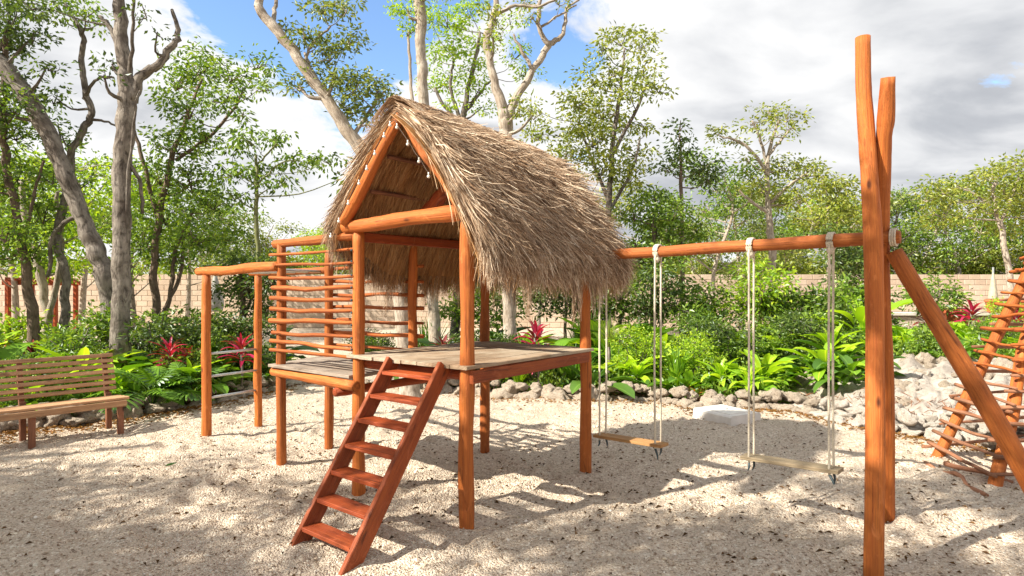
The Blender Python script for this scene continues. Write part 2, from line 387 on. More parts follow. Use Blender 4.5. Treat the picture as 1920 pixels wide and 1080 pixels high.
M['barkbrown'] = mat_bark('brown_bark', (.26, .19, .14), (.18, .13, .095), (.085, .06, .045))
M['greenstem'] = simple('green_stem', (.16, .17, .06), .6, 12)

# ------------------------------------------------------------------ the setting: ground, bed, bank, wall
fg = MB()
g_ = np.array([(-600, -300, -.06), (600, -300, -.06), (600, 900, -.06), (-600, 900, -.06)], float)
fg.add(g_, np.array([[0, 1, 2, 3]])); go = fg.obj('ground', M['soil'], smooth=False); tag(go, kind='structure')
def border_d(px):                    # distance of the stone edging for a photo column
    xs = [-400, 0, 180, 370, 470, 600, 720, 840, 1000, 1230, 1300, 1480, 1560, 1620, 1750, 1920, 2400]
    ys = [865, 815, 793, 768, 745, 716, 722, 742, 752, 755, 768, 773, 788, 800, 822, 842, 900]
    return F*H/(np.interp(px, xs, ys)-540)
x0, x1, y0_, y1_ = -8.5, 8.5, 1.2, 12.; nx, ny = 680, 432
X, Y = np.meshgrid(np.linspace(x0, x1, nx), np.linspace(y0_, y1_, ny))
hz = .044*(vnoise((ny, nx), (9, 14), 1)-.5)+.034*(vnoise((ny, nx), (30, 47), 2)-.5)+.026*(vnoise((ny, nx), (75, 118), 3)-.5)+.014*(vnoise((ny, nx), (190, 300), 4)-.5)
hz = np.clip(hz+.03, .002, None)
rr = np.random.default_rng(5)
for k in range(460):                  # footprints and scuffs
    cx, cy = rr.uniform(-6, 6), rr.uniform(2.2, 8); a = rr.uniform(0, 3.14); l, w = rr.uniform(.08, .16), rr.uniform(.04, .07)
    ix = slice(max(0, int((cx-.4-x0)/(x1-x0)*nx)), int((cx+.4-x0)/(x1-x0)*nx)); iy = slice(max(0, int((cy-.4-y0_)/(y1_-y0_)*ny)), int((cy+.4-y0_)/(y1_-y0_)*ny))
    dx, dy = X[iy, ix]-cx, Y[iy, ix]-cy; e = (dx*math.cos(a)+dy*math.sin(a))/l; e2 = (-dx*math.sin(a)+dy*math.cos(a))/w; q = e*e+e2*e2
    hz[iy, ix] += -.026*np.exp(-q)+.010*np.exp(-(np.sqrt(q)-1.6)**2*3)
for cx, cy, a_, b_ in ((1.45, 4.53, .5, .28), (1.0, 4.95, .45, .25), (-1.2, 3.3, .5, .3), (2.1, 4.0, .45, .28)):
    hz += -.035*np.exp(-(((X-cx)/a_)**2+((Y-cy)/b_)**2))
hz = np.clip(hz, -.02, None)
def grid_faces(ny, nx):
    i = (np.arange(ny-1)[:, None]*nx+np.arange(nx-1)[None, :]).ravel(); return np.stack([i, i+1, i+nx+1, i+nx], 1)
s_ = MB(); s_.add(np.stack([X, Y, hz], -1).reshape(-1, 3), grid_faces(ny, nx)); so_ = s_.obj('sand_ground', M['sand']); tag(so_, kind='structure')
def sand_z(x, y):
    i = np.clip(((y-y0_)/(y1_-y0_)*(ny-1)).astype(int), 0, ny-1); j = np.clip(((x-x0)/(x1-x0)*(nx-1)).astype(int), 0, nx-1); return hz[i, j]
# pale gravel yard behind the playhouse and around (beyond the fine sheet)
yd = MB(); yd.add([(-30, 11.9, -.01), (30, 11.9, -.01), (30, 25, -.01), (-30, 25, -.01)], np.array([[0, 1, 2, 3]]))
yd.add([(-30, -12, -.01), (-8.4, -12, -.01), (-8.4, 11.9, -.01), (-30, 11.9, -.01), (8.4, -12, -.01), (30, -12, -.01), (30, 11.9, -.01), (8.4, 11.9, -.01), (-8.4, -12, -.01), (8.4, -12, -.01), (8.4, 1.25, -.01), (-8.4, 1.25, -.01)],
       np.array([[0, 1, 2, 3], [4, 5, 6, 7], [8, 9, 10, 11]]))
tag(yd.obj('gravel_yard', M['sand'], smooth=False), kind='structure')
# planting beds (raised soil with an uneven surface)
def height_bank(px, d):               # how high the ground stands behind the edging
    b = border_d(px); t = np.clip((d-b)/1.9, 0, 1); right = np.clip((px-1480)/120, 0, 1)
    return .10*np.clip((d-b)/.35, 0, 1)+right*.50*t*t*(3-2*t)
def bed(name, pxa, pxb, depth, m, seed, nn=(60, 120), rough=.05, d_off=0.05):
    mb = MB(); n1, n2 = nn; u = np.linspace(pxa, pxb, n2); V = np.zeros((n1, n2, 3)); nz = vnoise((n1, n2), (12, 40), seed)+.6*vnoise((n1, n2), (26, 90), seed+1)
    for j, px in enumerate(u):
        b = border_d(px)+d_off
        for i in range(n1):
            k = i/(n1-1); dd = b+depth*k*k; z = float(height_bank(px, dd))*min(1, k*14)+rough*(nz[i, j]-.7)*(1 if i else 0)-.03*(i == 0)
            edge = min(1, min(j, n2-1-j)/4.); V[i, j] = ((px-960)*dd/F, dd, z*edge-.03*(edge < 1))
    mb.add(V.reshape(-1, 3), grid_faces(n1, n2)); o = mb.obj(name, m); tag(o, kind='structure'); return o
bed('planting_bed', -500, 520, 7., M['soil'], 21)
bed('planting_bed', 770, 1490, 7., M['soil'], 31)
bed('rocky_bank', 1470, 2500, 6.5, M['mound'], 41, (120, 260), .13)

# ---- block wall far behind: blocks laid one by one
wd = 25.; wt = thing('block_wall', (0, wd, 0), 'long pale limestone block wall closing off the garden behind the planting', 'wall')
bw, bh = .45, .215; courses = 10; pal = []; bm_ = MB()
def block_geo(mb, cx, cz, w, h):
    a, c = w/2-.010, h/2-.009; dpt = .10+rng.uniform(-.006, .006); e = .008
    v = []
    for (s, dy) in ((1, -dpt), ):
        v += [(cx-a+e, wd-dpt, cz-c+e), (cx+a-e, wd-dpt, cz-c+e), (cx+a-e, wd-dpt, cz+c-e), (cx-a+e, wd-dpt, cz+c-e)]
    v += [(cx-a, wd-dpt+e, cz-c), (cx+a, wd-dpt+e, cz-c), (cx+a, wd-dpt+e, cz+c), (cx-a, wd-dpt+e, cz+c)]
    v += [(cx-a, wd+.02, cz-c), (cx+a, wd+.02, cz-c), (cx+a, wd+.02, cz+c), (cx-a, wd+.02, cz+c)]
    f = [(0, 1, 2, 3)]+[(4+i, 4+(i+1) % 4, (i+1) % 4, i) for i in range(4)]+[(8+i, 8+(i+1) % 4, 4+(i+1) % 4, 4+i) for i in range(4)]
    mb.add(v, np.array(f))
core = MB(); core.add([(-34, wd-.085, -.05), (34, wd-.085, -.05), (34, wd-.085, courses*bh-.01), (-34, wd-.085, courses*bh-.01), (-34, wd+.09, -.05), (34, wd+.09, -.05), (34, wd+.09, courses*bh-.01), (-34, wd+.09, courses*bh-.01)],
         np.array([(0, 1, 2, 3), (5, 4, 7, 6), (3, 2, 6, 7), (1, 5, 6, 2), (4, 0, 3, 7)]))
core.obj('mortar_core', M['mortar'], wt, False)
cop = MB(); nparts = 0
proto_me = None
for r_ in range(courses):
    x = -33.8+(r_ % 2)*bw/2
    while x < 33.6:
        px = 960+x*F/wd; z = (r_+.5)*bh
        vis = r_ >= 5 and (150 < px < 510 or 1290 < px < 1420 or 1455 < px < 1600 or 1670 < px < 1900)
        if vis and nparts < 290:
            if proto_me is None:
                q = MB(); block_geo(q, 0, 0, bw, bh); proto_me = q.mesh('brick', M['block'], False, (0, wd, 0))
            o = link_obj('brick', proto_me, wt, (x, rng.uniform(-.004, .004), z)); nparts += 1
        else: block_geo(cop, x, z, bw, bh)
        x += bw
co = cop.obj('brick_courses', M['block'], wt, False); tag(co, kind='stuff')

# ---- rocks
def rock_mesh(name, seed, m, flat=.7, n=14):
    r = np.random.default_rng(seed); th = np.linspace(0, np.pi, n); ph = np.linspace(0, 2*np.pi, n*2, endpoint=False)
    T, Ph = np.meshgrid(th, ph, indexing='ij'); D = np.stack([np.sin(T)*np.cos(Ph), np.sin(T)*np.sin(Ph), np.cos(T)], -1)
    rad = np.ones(T.shape)
    for k in range(9):
        ax = norm(r.normal(0, 1, 3)); cut = r.uniform(.55, .95); dd = D@ax; rad = np.minimum(rad, np.where(dd > .05, cut/np.maximum(dd, .05), 9))
    for k in range(10):
        ax = norm(r.normal(0, 1, 3)); rad += .035*np.sin((D@ax)*r.uniform(4, 11)+r.uniform(0, 6))
    for k in range(12):
        ax = norm(r.normal(0, 1, 3)); rad -= .10*np.exp(-(1-D@ax)*40)
    rad[0] = rad[0].mean(); rad[-1] = rad[-1].mean()
    V = D*rad[..., None]*np.array((1, r.uniform(.65, .95), flat)); mb = MB()
    V2 = np.concatenate([V, V[:, :1]], 1); w = n*2+1
    mb.add(V2.reshape(-1, 3), grid_faces(n, w)[:, ::-1]); return mb.mesh(name, m, True)
ROCK = [rock_mesh('stone', 100+i, M['rock'], .62+.04*i) for i in range(7)]
ROCKW = [rock_mesh('stone', 200+i, M['rockwhite'], .6+.05*i) for i in range(6)]
def stone_row(label, a, b, n, size, seed, meshes, rows=1, jit=.08, name='stone_edging'):
    r = random.Random(seed); px0 = (a+b)/2; dd = border_d(px0)
    t = thing(name, gx(px0, dd), label, 'stone edging')
    base = Vector(t.location)
    for i in range(n):
        px = a+(b-a)*(i+.5+r.uniform(-.25, .25))/n; d0 = border_d(px)
        for k in range(rows):
            s = r.uniform(*size)*.78*(.8 if k else 1); dq = d0+r.uniform(-jit, jit)+(.10*k); p = Vector(gx(px+(r.uniform(-8, 8) if k else 0), dq))
            z = s*.35+(.15*k*r.uniform(.6, 1.2))
            link_obj('stone', r.choice(meshes), t, (p.x-base.x, p.y-base.y, z), (r.uniform(-.3, .3), r.uniform(-.3, .3), r.uniform(0, 6.3)), (s*r.uniform(.9, 1.4), s, s*r.uniform(.7, 1.1)))
    return t
stone_row('rough grey limestone edging of the bed behind the slatted bench', -260, 235, 17, (.15, .27), 1, ROCK, 2)
stone_row('rough limestone edging between the bench and the monkey bars', 235, 520, 15, (.11, .20), 2, ROCK, 2)
stone_row('low scattered stone edging seen through the slatted side of the playhouse', 520, 770, 17, (.08, .17), 3, ROCK+ROCKW[:2], 1)
stone_row('weathered limestone edging behind the playhouse platform and first swing', 770, 1275, 26, (.12, .22), 4, ROCK, 2)
stone_row('low limestone edging beside the white concrete block under the lime green plant', 1275, 1540, 15, (.11, .19), 5, ROCK, 2)
stone_row('bright white limestone boulders heaped at the foot of the rocky bank', 1540, 1990, 26, (.12, .22), 6, ROCKW, 2, .20, 'boulder_heap')
t = thing('rock_scatter', gx(1700, 8.3, .3), 'grey and white limestone rocks lying over the bank behind the tripod poles', 'rocks')
base = Vector(t.location); r = random.Random(8)
for i in range(130):
    px = r.uniform(1500, 2050); dd = border_d(px)+r.uniform(.25, 2.4); p = gx(px, dd); s = r.uniform(.04, .15)
    link_obj('stone', r.choice(ROCKW[:3]+ROCK), t, (p[0]-base.x, p[1]-base.y, float(height_bank(px, dd))-base.z+s*.1), (r.uniform(-.5, .5), r.uniform(-.5, .5), r.uniform(0, 6.3)), s)

# ------------------------------------------------------------------ playhouse
Cc = np.array((-.300, 4.10)); Fc = np.array((.629, 5.29)); Dc = np.array((-1.186, 4.785)); Ec = np.array((-.262, 5.975))
Ac = np.array((-2.035, 5.46)); Bc = np.array((-1.79, 6.05)); Gc = np.array((-.90, 5.40))
u2 = norm(Fc-Cc); n2 = norm(Cc-Dc)           # u2 along the ridge, n2 towards the swings
Gc = Gc+n2*.05
ZP, ZW, ZT = 1.09, .93, 2.05
def p3(c, z): return np.array((c[0], c[1], z))
ph = thing('playhouse', p3((Cc+Ec)/2, 0), 'wooden log playhouse on stilts with a shaggy thatched roof and slatted side', 'playhouse')
def part(name, m, build, parent=ph, label=None, smooth=True):
    mb = MB(); build(mb); o = mb.obj(name, m, parent, smooth)
    if label: o['label'] = label
    return o
for c, top, ra, rb in ((Cc, 2.07, .053, .047), (Fc, 1.92, .050, .046), (Dc, ZT, .050, .045), (Ec, ZT, .049, .044), (Ac, 1.985, .043, .040), (Bc, 1.97, .043, .040)):
    part('post', M['log'], lambda mb: log(mb, p3(c, -.08), p3(c, top), ra, rb, .0035, 22, 14))
part('post', M['log'], lambda mb: log(mb, p3(Gc, .86), p3(Gc, ZT), .042, .038, .003, 16, 12))
def along(c, k, w=0.): return c+u2*k+n2*w
# floor boards of the upper platform (run along the ridge direction)
wd_ = np.linalg.norm(Cc-Dc)+.14; nb = 8; bwid = wd_/nb
for i in range(nb):
    w = -.07+bwid*(i+.5); s0, s1 = -.07+rng.uniform(-.012, .012), 1.53+rng.uniform(-.012, .012)
    a = Dc+n2*w+u2*s0; b = Dc+n2*w+u2*s1
    part('floor_board', M['deck'], lambda mb: board(mb, p3(a, ZP-.013+rng.uniform(-.003, .003)), p3(b, ZP-.013+rng.uniform(-.003, .003)), p3(n2, 0), bwid-.005, .024, 4), smooth=False)
# lower platform boards (run A-D direction)
aw = norm(Dc-Ac); bn = norm(Bc-Ac)
for i in range(6):
    w = -.02+i*.122
    a = Ac+bn*w-aw*.10; b = Dc-aw*.02+(u2*w*.95)
    part('floor_board', M['deckgrey'], lambda mb: board(mb, p3(a+aw*rng.uniform(-.02, .02), ZW-.013), p3(b, ZW-.013+rng.uniform(-.002, .002)), p3(bn, 0), .116, .026, 4), smooth=False)
part('joist', M['log'], lambda mb: log(mb, p3(Ac-bn*.02-aw*.10, ZW-.072), p3(Dc-bn*.065+aw*.03, ZW-.078), .040, .045, .003))
part('joist', M['log'], lambda mb: log(mb, p3(Bc+bn*.02-aw*.1, ZW-.07), p3(Gc+aw*.1, ZW-.07), .04, .04, .004))
part('joist', M['logred'], lambda mb: log(mb, p3(along(Dc, -.10, -.16), .79), p3(along(Dc, 1.4, -.10), .79), .037, .037, .004))
part('joist', M['logred'], lambda mb: log(mb, p3(Dc+n2*.0+u2*.05, ZP-.072), p3(Cc-n2*.03+u2*.05, ZP-.072), .042, .042, .004))
part('joist', M['logred'], lambda mb: log(mb, p3(Ec-n2*.1, ZP-.075), p3(Fc+n2*.05-u2*.06, ZP-.075), .045, .045, .005))
part('joist', M['logred'], lambda mb: log(mb, p3(along(Dc, .72, -.05), ZP-.075), p3(along(Cc, .72, .04), ZP-.075), .04, .04, .005))
part('side_beam', M['ladder'], lambda mb: board(mb, p3(along(Cc, -.03, .068), ZP-.075), p3(along(Fc, -.05, .05), ZP-.070), (0, 0, 1), .085, .032, 3), smooth=False)
part('side_beam', M['ladder'], lambda mb: board(mb, p3(along(Dc, .05, -.06), ZP-.075), p3(along(Ec, .0, -.05), ZP-.075), (0, 0, 1), .085, .032, 3), smooth=False)
# plates and ties under the roof
part('tie_beam', M['log'], lambda mb: log(mb, p3(Dc-n2*.13-u2*.03, 2.075), p3(Cc-n2*.01-u2*.03, 2.10), .050, .055, .006, 18, 14))
part('tie_beam', M['logred'], lambda mb: log(mb, p3(Ec-n2*.1, 2.06), p3(Fc+n2*.1, 2.02), .045, .045, .006))
part('wall_plate', M['logred'], lambda mb: board(mb, p3(Dc-u2*.0, 1.995), p3(Ec+u2*.1, 1.995), (0, 0, 1), .075, .045, 2), smooth=False)
part('wall_plate', M['logred'], lambda mb: log(mb, p3(Cc+u2*.05, 2.03), p3(Fc+u2*.3, 2.0), .04, .04, .004))
APX = p3((Dc+Cc)/2-u2*.07, 2.80)
def raf(name, s, m=M['log'], z=2.80, r=.045):
    ap = p3((Dc+Cc)/2+u2*s, z)
    part('rafter', m, lambda mb: log(mb, p3(Dc+u2*s-n2*.09, 2.10), ap+p3(-n2*.0, .03), r*1.05, r*.8, .005, 16))
    part('rafter', m, lambda mb: log(mb, p3(Cc+u2*s+n2*.03, 2.10), ap+p3(n2*.03, -.01), r*.85, r*.7, .006, 16))
raf('front', -.07); raf('mid', .75, M['logred'], 2.74, .035); raf('rear', 1.45, M['logred'], 2.74, .035)
part('ridge_pole', M['logred'], lambda mb: log(mb, p3((Dc+Cc)/2+u2*.0, 2.76), p3((Dc+Cc)/2+u2*1.6, 2.76), .035, .035, .005))
for w in (.22, .42):
    for sg in (-1, 1):
        z = 2.80-.70*(w/.58)-.0
        part('purlin', M['benchdark'], lambda mb: log(mb, p3((Dc+Cc)/2+u2*.02+n2*sg*(w+.02), z+.045), p3((Dc+Cc)/2+u2*1.5+n2*sg*(w+.02), z+.045), .018, .018, .006))
# brace seen inside the gable
part('brace', M['logred'], lambda mb: log(mb, P(792, 402, 4.95), P(846, 342, 4.65), .04, .045, .004))
# slatted side between the two outer posts: each slat a stick of its own
part('top_rail', M['log'], lambda mb: log(mb, p3(Ac-aw*.10, 1.99), p3(Dc-aw*.02, 2.01), .038, .038, .008))
zs = (1.89, 1.805, 1.70, 1.605, 1.507, 1.41, 1.315, 1.215, 1.128, 1.045)
for i, z in enumerate(zs):
    rr_ = (.013, .014, .016, .022, .020, .020, .022, .018, .018, .016)[i]
    a = p3(Ac-aw*rng.uniform(.08, .13)-bn*.045, z+rng.uniform(-.008, .008)); b = p3(Dc-aw*.04-bn*.005, z+rng.uniform(-.012, .018)); mdl = (a+b)/2+np.array((0, 0, rng.uniform(-.014, .008)))
    part('slat', M['stick'], lambda mb: log(mb, a, b, rr_, rr_*.85, .005, 12, 8, .05, [mdl]))
for i, z in enumerate((1.79, 1.665, 1.535, 1.415, 1.285, 1.165, 1.045)):
    rr_ = rng.uniform(.014, .022); a = p3(Bc+bn*.045-aw*.08, z); b = p3(Gc+bn*.04+aw*.10, z+rng.uniform(-.02, .02))
    part('slat', M['stick'], lambda mb: log(mb, a, b, rr_, rr_*.9, .010, 12, 8, .05))
for c in (Dc, ):
    for z in zs:
        part('bolt', M['hook'], lambda mb: tube(mb, [p3(c-n2*.02-u2*.045, z), p3(c-n2*.022-u2*.056, z)], .008, 8))
# ---------- thatch
M0 = (Dc+Cc)/2; ZR, ZE = 2.83, 1.70
SR = 1.62                                    # ridge length
def roofpt(a, t, off=0.):
    """a: 0..1 along the eave from the front right corner round the back to the front left; t: 0 ridge .. 1 eave (then hangs)"""
    a = np.asarray(a, float); t = np.asarray(t, float)
    Ls = SR+.06; Lr = 1.75; tot = 2*Ls+Lr; q = a*tot
    right = q < Ls; left = q > Ls+Lr; rear = ~(right | left)
    phi = np.clip((q-Ls)/Lr, 0, 1)*np.pi
    cs, sn = np.cos(phi), np.sin(phi); pw = 2/2.7
    cw = np.sign(cs)*np.abs(cs)**pw; cs_ = np.abs(sn)**pw
    es = np.where(right, q-.13, np.where(left, SR-(q-Ls-Lr), SR-.12+.50*cs_+.0)); ew = np.where(right, .82, np.where(left, -.84, .83*cw))
    es = np.where(rear, np.maximum(es, SR-.12+.50*cs_), es)
    rs = np.where(rear, SR-.18, np.minimum(es*.92, SR-.10)); rs = np.where(right | left, np.minimum(es-.05*(es < .3), SR-.18), rs); rw = np.zeros_like(es)
    tt = np.clip(t, 0, 1); ov = np.maximum(t-1, 0)
    s = rs+(es-rs)*tt; w = rw+(ew-rw)*tt
    ze = np.where(left & (es < .5), ZE+.30*(.5-es)/.5, ZE); ze = np.where(right, ZE+.06+.06*(es < .3), ze); ze = np.where(rear, ZE+.05, ze)
    drop = np.abs(tt)**1.32
    zr = ZR+.05*np.cos(np.clip(rs/SR, 0, 1)*2.2)-.015
    z = zr-(zr-ze)*drop-ov*1.25
    bul = np.sin(np.pi*tt)*.035
    # outward direction
    ox, oy = es-rs, ew-rw; ll = np.sqrt(ox**2+oy**2)+1e-9; ox /= ll; oy /= ll
    k = off+bul; s = s+ox*k*.7; w = w+oy*k*.7; z = z+k*.65
    return np.stack([M0[0]+u2[0]*s+n2[0]*w, M0[1]+u2[1]*s+n2[1]*w, z], -1)
roof = thing('x', (0, 0, 0), None, None); bpy.data.objects.remove(roof)
na, ntt = 120, 26
A_, T_ = np.meshgrid(np.linspace(0, 1, na), np.linspace(0, .97, ntt), indexing='ij')
outer = roofpt(A_, T_, 0.); inner = roofpt(A_, T_, -.055)
sh_ = MB(); fo = grid_faces(na, ntt)
sh_.add(outer.reshape(-1, 3), fo); roofo = sh_.obj('thatch_roof', M['thatch'], ph)
sh_ = MB(); sh_.add(inner.reshape(-1, 3), fo[:, ::-1]); sh_.obj('thatch_lining', M['thatchin'], roofo)
def ribbons(mb, pts, wid, side):
    """pts (n,k,3) ; ribbon strips as wide as wid, tapered"""
    n, k, _ = pts.shape; tp = np.linspace(1, .25, k)[None, :, None]
    a = pts-side[:, None, :]*wid[:, None, None]*.5*tp; b = pts+side[:, None, :]*wid[:, None, None]*.5*tp
    V = np.stack([a, b], 2).reshape(-1, 3)
    base = (np.arange(n)*k*2)[:, None]+(np.arange(k-1)*2)[None, :]; base = base.ravel()
    mb.add(V, np.stack([base, base+1, base+3, base+2], 1))
def strands(n, t0r, lr, offr, wr, lift, seed, inside=False, arange=(0, 1), clump=True, jl=.01):
    r = np.random.default_rng(seed); a = r.uniform(arange[0], arange[1], n); t0 = t0r[0]+(t0r[1]-t0r[0])*r.random(n)**.85
    L = r.uniform(lr[0], lr[1], n); t0 = np.clip(np.where(r.random(n) < .7, np.round(t0*9)/9+r.normal(0, .016, n), t0), t0r[0], t0r[1])
    if clump:
        nc = max(6, n//55); ci = r.integers(0, nc, n); ca = r.uniform(arange[0], arange[1], nc); ct = r.uniform(t0r[0], t0r[1], nc)
        use = r.random(n) < .55; a = np.where(use, ca[ci]+r.normal(0, .006, n), a); t0 = np.where(use, ct[ci]+r.normal(0, .05, n), t0)
        a = np.clip(a, arange[0]+.0005, arange[1]-.0005); t0 = np.clip(t0, t0r[0], t0r[1])
        cd = r.normal(0, .016, nc); drift = np.where(use, cd[ci]+r.normal(0, .005, n), r.normal(0, .014, n)); cl_ = r.uniform(0, 1, nc)
        lf = np.where(use, cl_[ci], r.random(n))
    else: drift = r.normal(0, jl, n); lf = r.random(n)
    L = np.maximum(.08, np.minimum(L, 1.04+.16*r.random(n)**1.5-t0)); k = 5; ks = np.linspace(0, 1, k)
    off0 = r.uniform(offr[0], offr[1], n); pts = np.zeros((n, k, 3))
    for i, q in enumerate(ks):
        pts[:, i] = roofpt(np.clip(a+drift*q, .0003, .9997), t0+L*q, (off0+lift*lf*q*q)*(-1 if inside else 1)-(.055 if inside else 0))
    pts += (r.normal(0, .007, (n, k, 3))*ks[None, :, None])
    curl = r.normal(0, .030, (n, 1, 3)); pts += curl*(ks**2)[None, :, None]
    tang = norm(pts[:, -1]-pts[:, 0]); rd = norm(r.normal(0, 1, (n, 3))); side = norm(np.cross(tang, rd))
    return pts, r.uniform(wr[0], wr[1], n), side
st_ = MB()
for args in ((26000, (0, .86), (.16, .34), (.0, .05), (.005, .012), .11, 11), (9000, (.62, .98), (.16, .40), (.0, .06), (.004, .009), .09, 12), (6500, (.05, .9), (.18, .38), (.03, .08), (.004, .008), .20, 13)):
    ribbons(st_, *strands(*args))
o = st_.obj('thatch_strands', M['thatch'], roofo); tag(o, kind='stuff')
# ragged fringe at the front edges and the eave
st_ = MB()
for rg in ((0, .035), (.965, 1)):
    ribbons(st_, *strands(1900, (.02, .9), (.25, .45), (-.04, .05), (.003, .007), .05, 15+int(rg[0]*10), False, rg, False, .004))
ribbons(st_, *strands(7500, (.82, 1.0), (.12, .30), (-.05, .03), (.003, .006), .03, 19, False, (0, 1), True))
r9 = np.random.default_rng(29); nb_ = 150; ba = r9.uniform(0, 1, nb_); bl = .08+.34*r9.random(nb_)**1.6; m_ = 26; aa = np.repeat(ba, m_)+r9.normal(0, .0022, nb_*m_); ll_ = np.repeat(bl, m_)*r9.uniform(.5, 1.1, nb_*m_); pts = np.zeros((nb_*m_, 5, 3))
for i, q in enumerate(np.linspace(0, 1, 5)): pts[:, i] = roofpt(np.clip(aa+r9.normal(0, .001, nb_*m_), .001, .999), .93+ll_*q, .02*q)+r9.normal(0, .006*q+.001, (nb_*m_, 3))
pts += np.repeat(r9.normal(0, .03, (nb_, 1, 3)), m_, 0)*(np.linspace(0, 1, 5)**2)[None, :, None]*np.array((1, 1, .3)); ribbons(st_, pts, r9.uniform(.004, .009, nb_*m_), norm(r9.normal(0, 1, (nb_*m_, 3))*np.array((1, 1, .1))))
o = st_.obj('thatch_fringe', M['thatch'], roofo); tag(o, kind='stuff')
st_ = MB(); ribbons(st_, *strands(13000, (.0, .88), (.18, .34), (.0, .012), (.003, .007), .02, 17, True, (0, 1), False))
o = st_.obj('thatch_underside', M['thatchin'], roofo); tag(o, kind='stuff')
# ridge cap: strands folded over the ridge
r = np.random.default_rng(23); n = 4200; s = r.uniform(-.15, SR-.05, n); sd = r.choice([-1, 1], n); k = 6; pts = np.zeros((n, k, 3)); L = r.uniform(.14, .34, n)
for i, q in enumerate(np.linspace(-.25, 1, k)):
    wv = q*L*sd; z = ZR+.065+.045*np.cos(np.clip(s/SR, 0, 1)*2.2)-.95*(wv**2)/(np.abs(wv)+.10)*.86+r.normal(0, .006, n)
    ss = s+r.normal(0, .012, n)*q
    pts[:, i] = np.stack([M0[0]+u2[0]*ss+n2[0]*wv, M0[1]+u2[1]*ss+n2[1]*wv, z], -1)
st_ = MB(); ribbons(st_, pts, r.uniform(.004, .008, n), norm(np.stack([np.full(n, u2[0]), np.full(n, u2[1]), r.normal(0, .5, n)], -1)))
o = st_.obj('ridge_cap', M['thatch'], roofo); tag(o, kind='stuff')
ks = np.linspace(0.0, 1.5, 24)
for sg, off in ((1, .16), ):
    pp = [p3(M0+u2*k_+n2*sg*(off+.02*math.sin(k_*9)), ZR+.085-.10+.045*math.cos(k_/SR*2.2)+.012*math.sin(k_*13)) for k_ in ks]
    mb = MB(); tube(mb, pp, .0035, 6); mb.obj('ridge_wire', M['cable'], roofo)

# ---- string of bulbs hanging along the front rafters
sb = thing('string_lights', APX, 'string of small round white bulbs along the front rafters of the thatched gable', 'string lights')
lp = p3(Dc-u2*.135-n2*.09, 2.11); rp = p3(Cc-u2*.135+n2*.0, 2.11); ap = APX+p3(-u2*.08, .0)
cab = [lp+(ap-lp)*k for k in np.linspace(0, .96, 10)]+[ap+(rp-ap)*k for k in np.linspace(.04, .66, 8)]
mb = MB(); tube(mb, [c+np.array((0, 0, -.012*math.sin(i*1.9)**2)) for i, c in enumerate(cab)], .0028, 6); mb.obj('cable', M['cable'], sb)
bpos = [lp+(ap-lp)*k for k in (-.12, .04, .22, .42, .56, .70, .86, .96)]+[ap+(rp-ap)*k for k in (.08, .27, .46, .62)]
def uvsphere(mb, c, r, n=8, sz=1.):
    th = np.linspace(0, np.pi, n); q = np.linspace(0, 2*np.pi, n*2+1); T, Q = np.meshgrid(th, q, indexing='ij')
    V = np.stack([np.sin(T)*np.cos(Q), np.sin(T)*np.sin(Q), np.cos(T)*sz], -1)*r+np.asarray(c); mb.add(V.reshape(-1, 3), grid_faces(n, n*2+1)[:, ::-1])
q = MB(); uvsphere(q, (0, 0, 0), .0115); tube(q, [(0, 0, .010), (0, 0, .028)], .006, 8); bme = q.mesh('bulb', M['bulb'])
for b in bpos: link_obj('bulb', bme, sb, tuple(b-APX-np.array((0, 0, .03))))

# ------------------------------------------------------------------ ladder
lt, rt = np.array((-.860, 4.455, 1.075)), np.array((-.455, 4.145, 1.075)); lb, rb_ = np.array((-1.325, 3.78, -.02)), np.array((-.925, 3.455, -.02))
ld = thing('wooden_ladder', (lb+rb_)/2*np.array((1, 1, 0)), 'dark red wooden ladder with seven flat treads leaning on the playhouse platform', 'ladder')
fw = norm(lt-lb); wdir = norm(rt-lt); perp = norm(np.cross(wdir, fw))
for a, b in ((lb, lt), (rb_, rt)):
    part('side_rail', M['ladder'], lambda mb: board(mb, a, b, perp, .118, .034, 3), ld, smooth=False)
for i in range(7):
    z = .115+i*.148; k = (z+.02)/1.095; a = lb+(lt-lb)*k+wdir*.018; b = rb_+(rt-rb_)*k-wdir*.018
    hp = norm(np.cross((0, 0, 1.), wdir))
    part('tread', M['tread'], lambda mb: board(mb, a, b, hp, .128, .027, 2), ld, smooth=False)
# ------------------------------------------------------------------ monkey bars (left)
P1 = G(387, 825)[:2]; P2 = G(484, 803)[:2]
mbk = thing('monkey_bars', p3((P1+P2)/2, 0), 'overhead climbing bars on two log posts reaching from the slatted wall to the left', 'climbing frame')
part('post', M['log'], lambda mb: log(mb, p3(P1, -.08), p3(P1, 1.735), .050, .046, .004, 18, 14), mbk)
part('post', M['log'], lambda mb: log(mb, p3(P2, -.08), p3(P2, 1.74), .045, .041, .008, 18, 14), mbk)
dr = norm(Ac-P1)
part('top_rail', M['log'], lambda mb: log(mb, p3(P1-dr*.20, 1.775), p3(Ac-dr*.02-bn*.03, 1.79), .046, .046, .006, 16, 14), mbk)
part('top_rail', M['log'], lambda mb: log(mb, p3(P2-dr*.18, 1.77), p3(Bc-dr*.02, 1.775), .034, .034, .006, 16, 12), mbk)
for k in (.22, .40, .58, .76, .92):
    a = p3(P1+(Ac-P1)*k, 1.765); b = p3(P2+(Bc-P2)*k, 1.765); part('overhead_rung', M['metal'], lambda mb: tube(mb, [a, b], .013, 10), mbk)
for z in (.905, .665, .44):
    part('side_rung', M['metal'], lambda mb: tube(mb, [p3(P1, z), p3(P2, z)], .013, 10), mbk)
